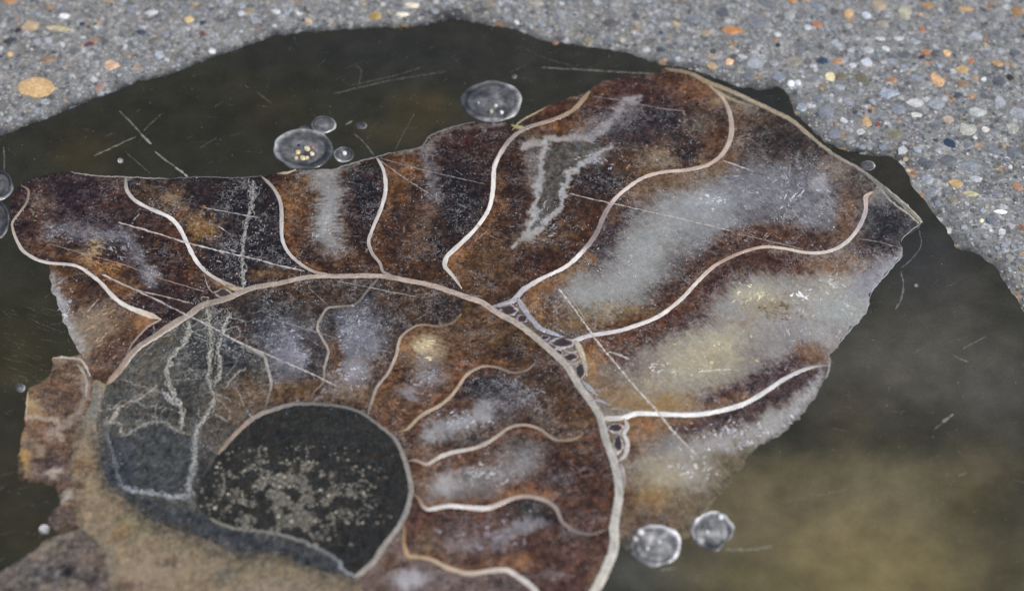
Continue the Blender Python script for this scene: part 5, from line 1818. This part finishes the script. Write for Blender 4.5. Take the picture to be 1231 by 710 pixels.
pebs = []
for (x, y, rx, ry, c, an) in PEB:
    pebs.append((x, y, rx, ry, c, an))
    placed.append((x, y, max(rx, ry) * .9))
PAL = [((118, 122, 130), 10), ((132, 137, 146), 10), ((150, 154, 160), 8), ((138, 138, 134), 8), ((108, 110, 114), 7), ((158, 158, 152), 5), ((176, 178, 178), 3.5), ((90, 94, 100), 3), ((150, 142, 124), 3),
       ((170, 148, 118), 1.6), ((168, 122, 86), .7), ((198, 198, 196), 1.7), ((70, 74, 82), 1.2), ((128, 120, 96), 1.5), ((146, 152, 162), 3)]
pw = np.array([p[1] for p in PAL])
pw /= pw.sum()
rim_poly_px = rim_px


def pick(x):
    return PAL[int(rng.choice(len(PAL), p=pw))][0]


tries = 0
extra = []
while len(extra) < 300 - len(PEB) and tries < 20000:
    tries += 1
    if random.random() < .78:
        x, y = random.uniform(840, 1262), random.uniform(-30, 300)
    else:
        x, y = random.uniform(-40, 1262), random.uniform(-30, 120)
    r = random.uniform(5, 12.5) if x > 820 else random.uniform(3.5, 6)
    if y > 255 - (x - 1231) * .1 and x < 1262 and y > 235:
        continue
    if not put_ok(x, y, r * .95):
        continue
    c = np.array([(x + r * 1.3 * math.cos(a), y + r * 1.3 * math.sin(a)) for a in np.linspace(0, 6.28, 7)])
    if inside_poly(c, rim_poly_px).any():
        continue
    placed.append((x, y, r))
    extra.append((x, y, r, r * random.uniform(.5, .85), pick(x), random.uniform(-.6, .6)))
pebs += extra
for (x, y, rx, ry, c, an) in pebs:
    big = rx > 14
    k = 16 if big else random.choice((6, 7, 8, 9))
    v, f = stone_geo(k, random.uniform(0, 6), .06 if big else .27)
    q = plane([[x, y]])[0]
    z = ground_z(q)
    sxm, sym = rx * PX, ry * PX / .76
    ca, sa = math.cos(an), math.sin(an)
    hgt = .00007 + .00007 * random.random()
    tone = [random.uniform(.88, 1.12) for _ in v]
    VV = [((px_ * sxm * ca - py_ * sym * sa), (px_ * sxm * sa + py_ * sym * ca), (pz * hgt if pz > 0 else pz * .0012)) for px_, py_, pz in v]
    gcol = np.array(c, float) + .26 * (np.mean(c) - np.array(c, float))
    colr = np.clip(np.array([gcol * tt for tt in tone]), 0, 246)
    o = make_obj('pebble', VV, f, M_peb, ground, lin(colr), smooth=False)
    o.location = (q[0], q[1], z)

# the finer sand and gravel: far too many to count, real grains in one mesh
V, F, C = [], [], []
cells = {}


def near(x, y, r):
    i, j = int(x // 12), int(y // 12)
    for a in (-1, 0, 1):
        for b in (-1, 0, 1):
            for (p, q, s) in cells.get((i + a, j + b), ()):
                if (p - x) ** 2 + ((q - y) * 1.2) ** 2 < (s + r) ** 2 * .72:
                    return True
    return False


for (x, y, r) in placed:
    for dx in np.arange(-r, r + 1, 5):
        for dy in np.arange(-r * .6, r * .6 + 1, 5):
            cells.setdefault((int((x + dx) // 12), int((y + dy) // 12)), []).append((x + dx, y + dy, min(r, 7) * .8))
kept = 0
rpoly_tree = rim_poly_px
batch = np.column_stack([rng.uniform(-160, 1400, 42000), rng.uniform(-140, 420, 42000)])
bin_ = inside_poly(batch, rim_poly_px)
dd = np.full(len(batch), 1e9)
for p in rim_poly_px:
    dd = np.minimum(dd, (batch[:, 0] - p[0]) ** 2 + (batch[:, 1] - p[1]) ** 2)
batch = batch[~bin_ & (dd > 7 ** 2)]
bq = plane(batch)
for (x, y), q in zip(batch, bq):
    r = min(8.0, 1.6 + rng.exponential(2.2))
    dens = 1.0 if x > 830 else .5
    if 1080 < x and y > 240 + (x - 1231) * .15:
        dens = .32
    if random.random() > dens or near(x, y, r):
        continue
    cells.setdefault((int(x // 12), int(y // 12)), []).append((x, y, r))
    k = random.choice((5, 6, 7))
    v, f = stone_geo(k, random.uniform(0, 6), .3)
    n0 = len(V)
    z = ZC + .00022 * float(fbm(np.array([q[0] * MM * .12]), np.array([q[1] * MM * .12]), 3)[0]) + .00003
    an = random.uniform(-.7, .7)
    ca, sa = math.cos(an), math.sin(an)
    asp = random.uniform(.55, 1.0) / .76
    h = (.00006 + .00003 * r) * random.uniform(.5, 1)
    c = np.array(pick(x)) * random.uniform(.88, 1.12)
    for px_, py_, pz in v:
        a, b = px_ * r * PX, py_ * r * PX * asp
        V.append((q[0] + a * ca - b * sa, q[1] + a * sa + b * ca, max(z, .00005) + (pz * h if pz > 0 else pz * .0006)))
        C.append(c)
    F.extend(tuple(n0 + i for i in ff) for ff in f)
    kept += 1
make_obj('sand_grains', V, F, M_peb, ground, lin(np.clip(np.array(C), 0, 246)), kind='stuff')
print('grains', kept, 'tris', len(T), 'verts', len(OV))
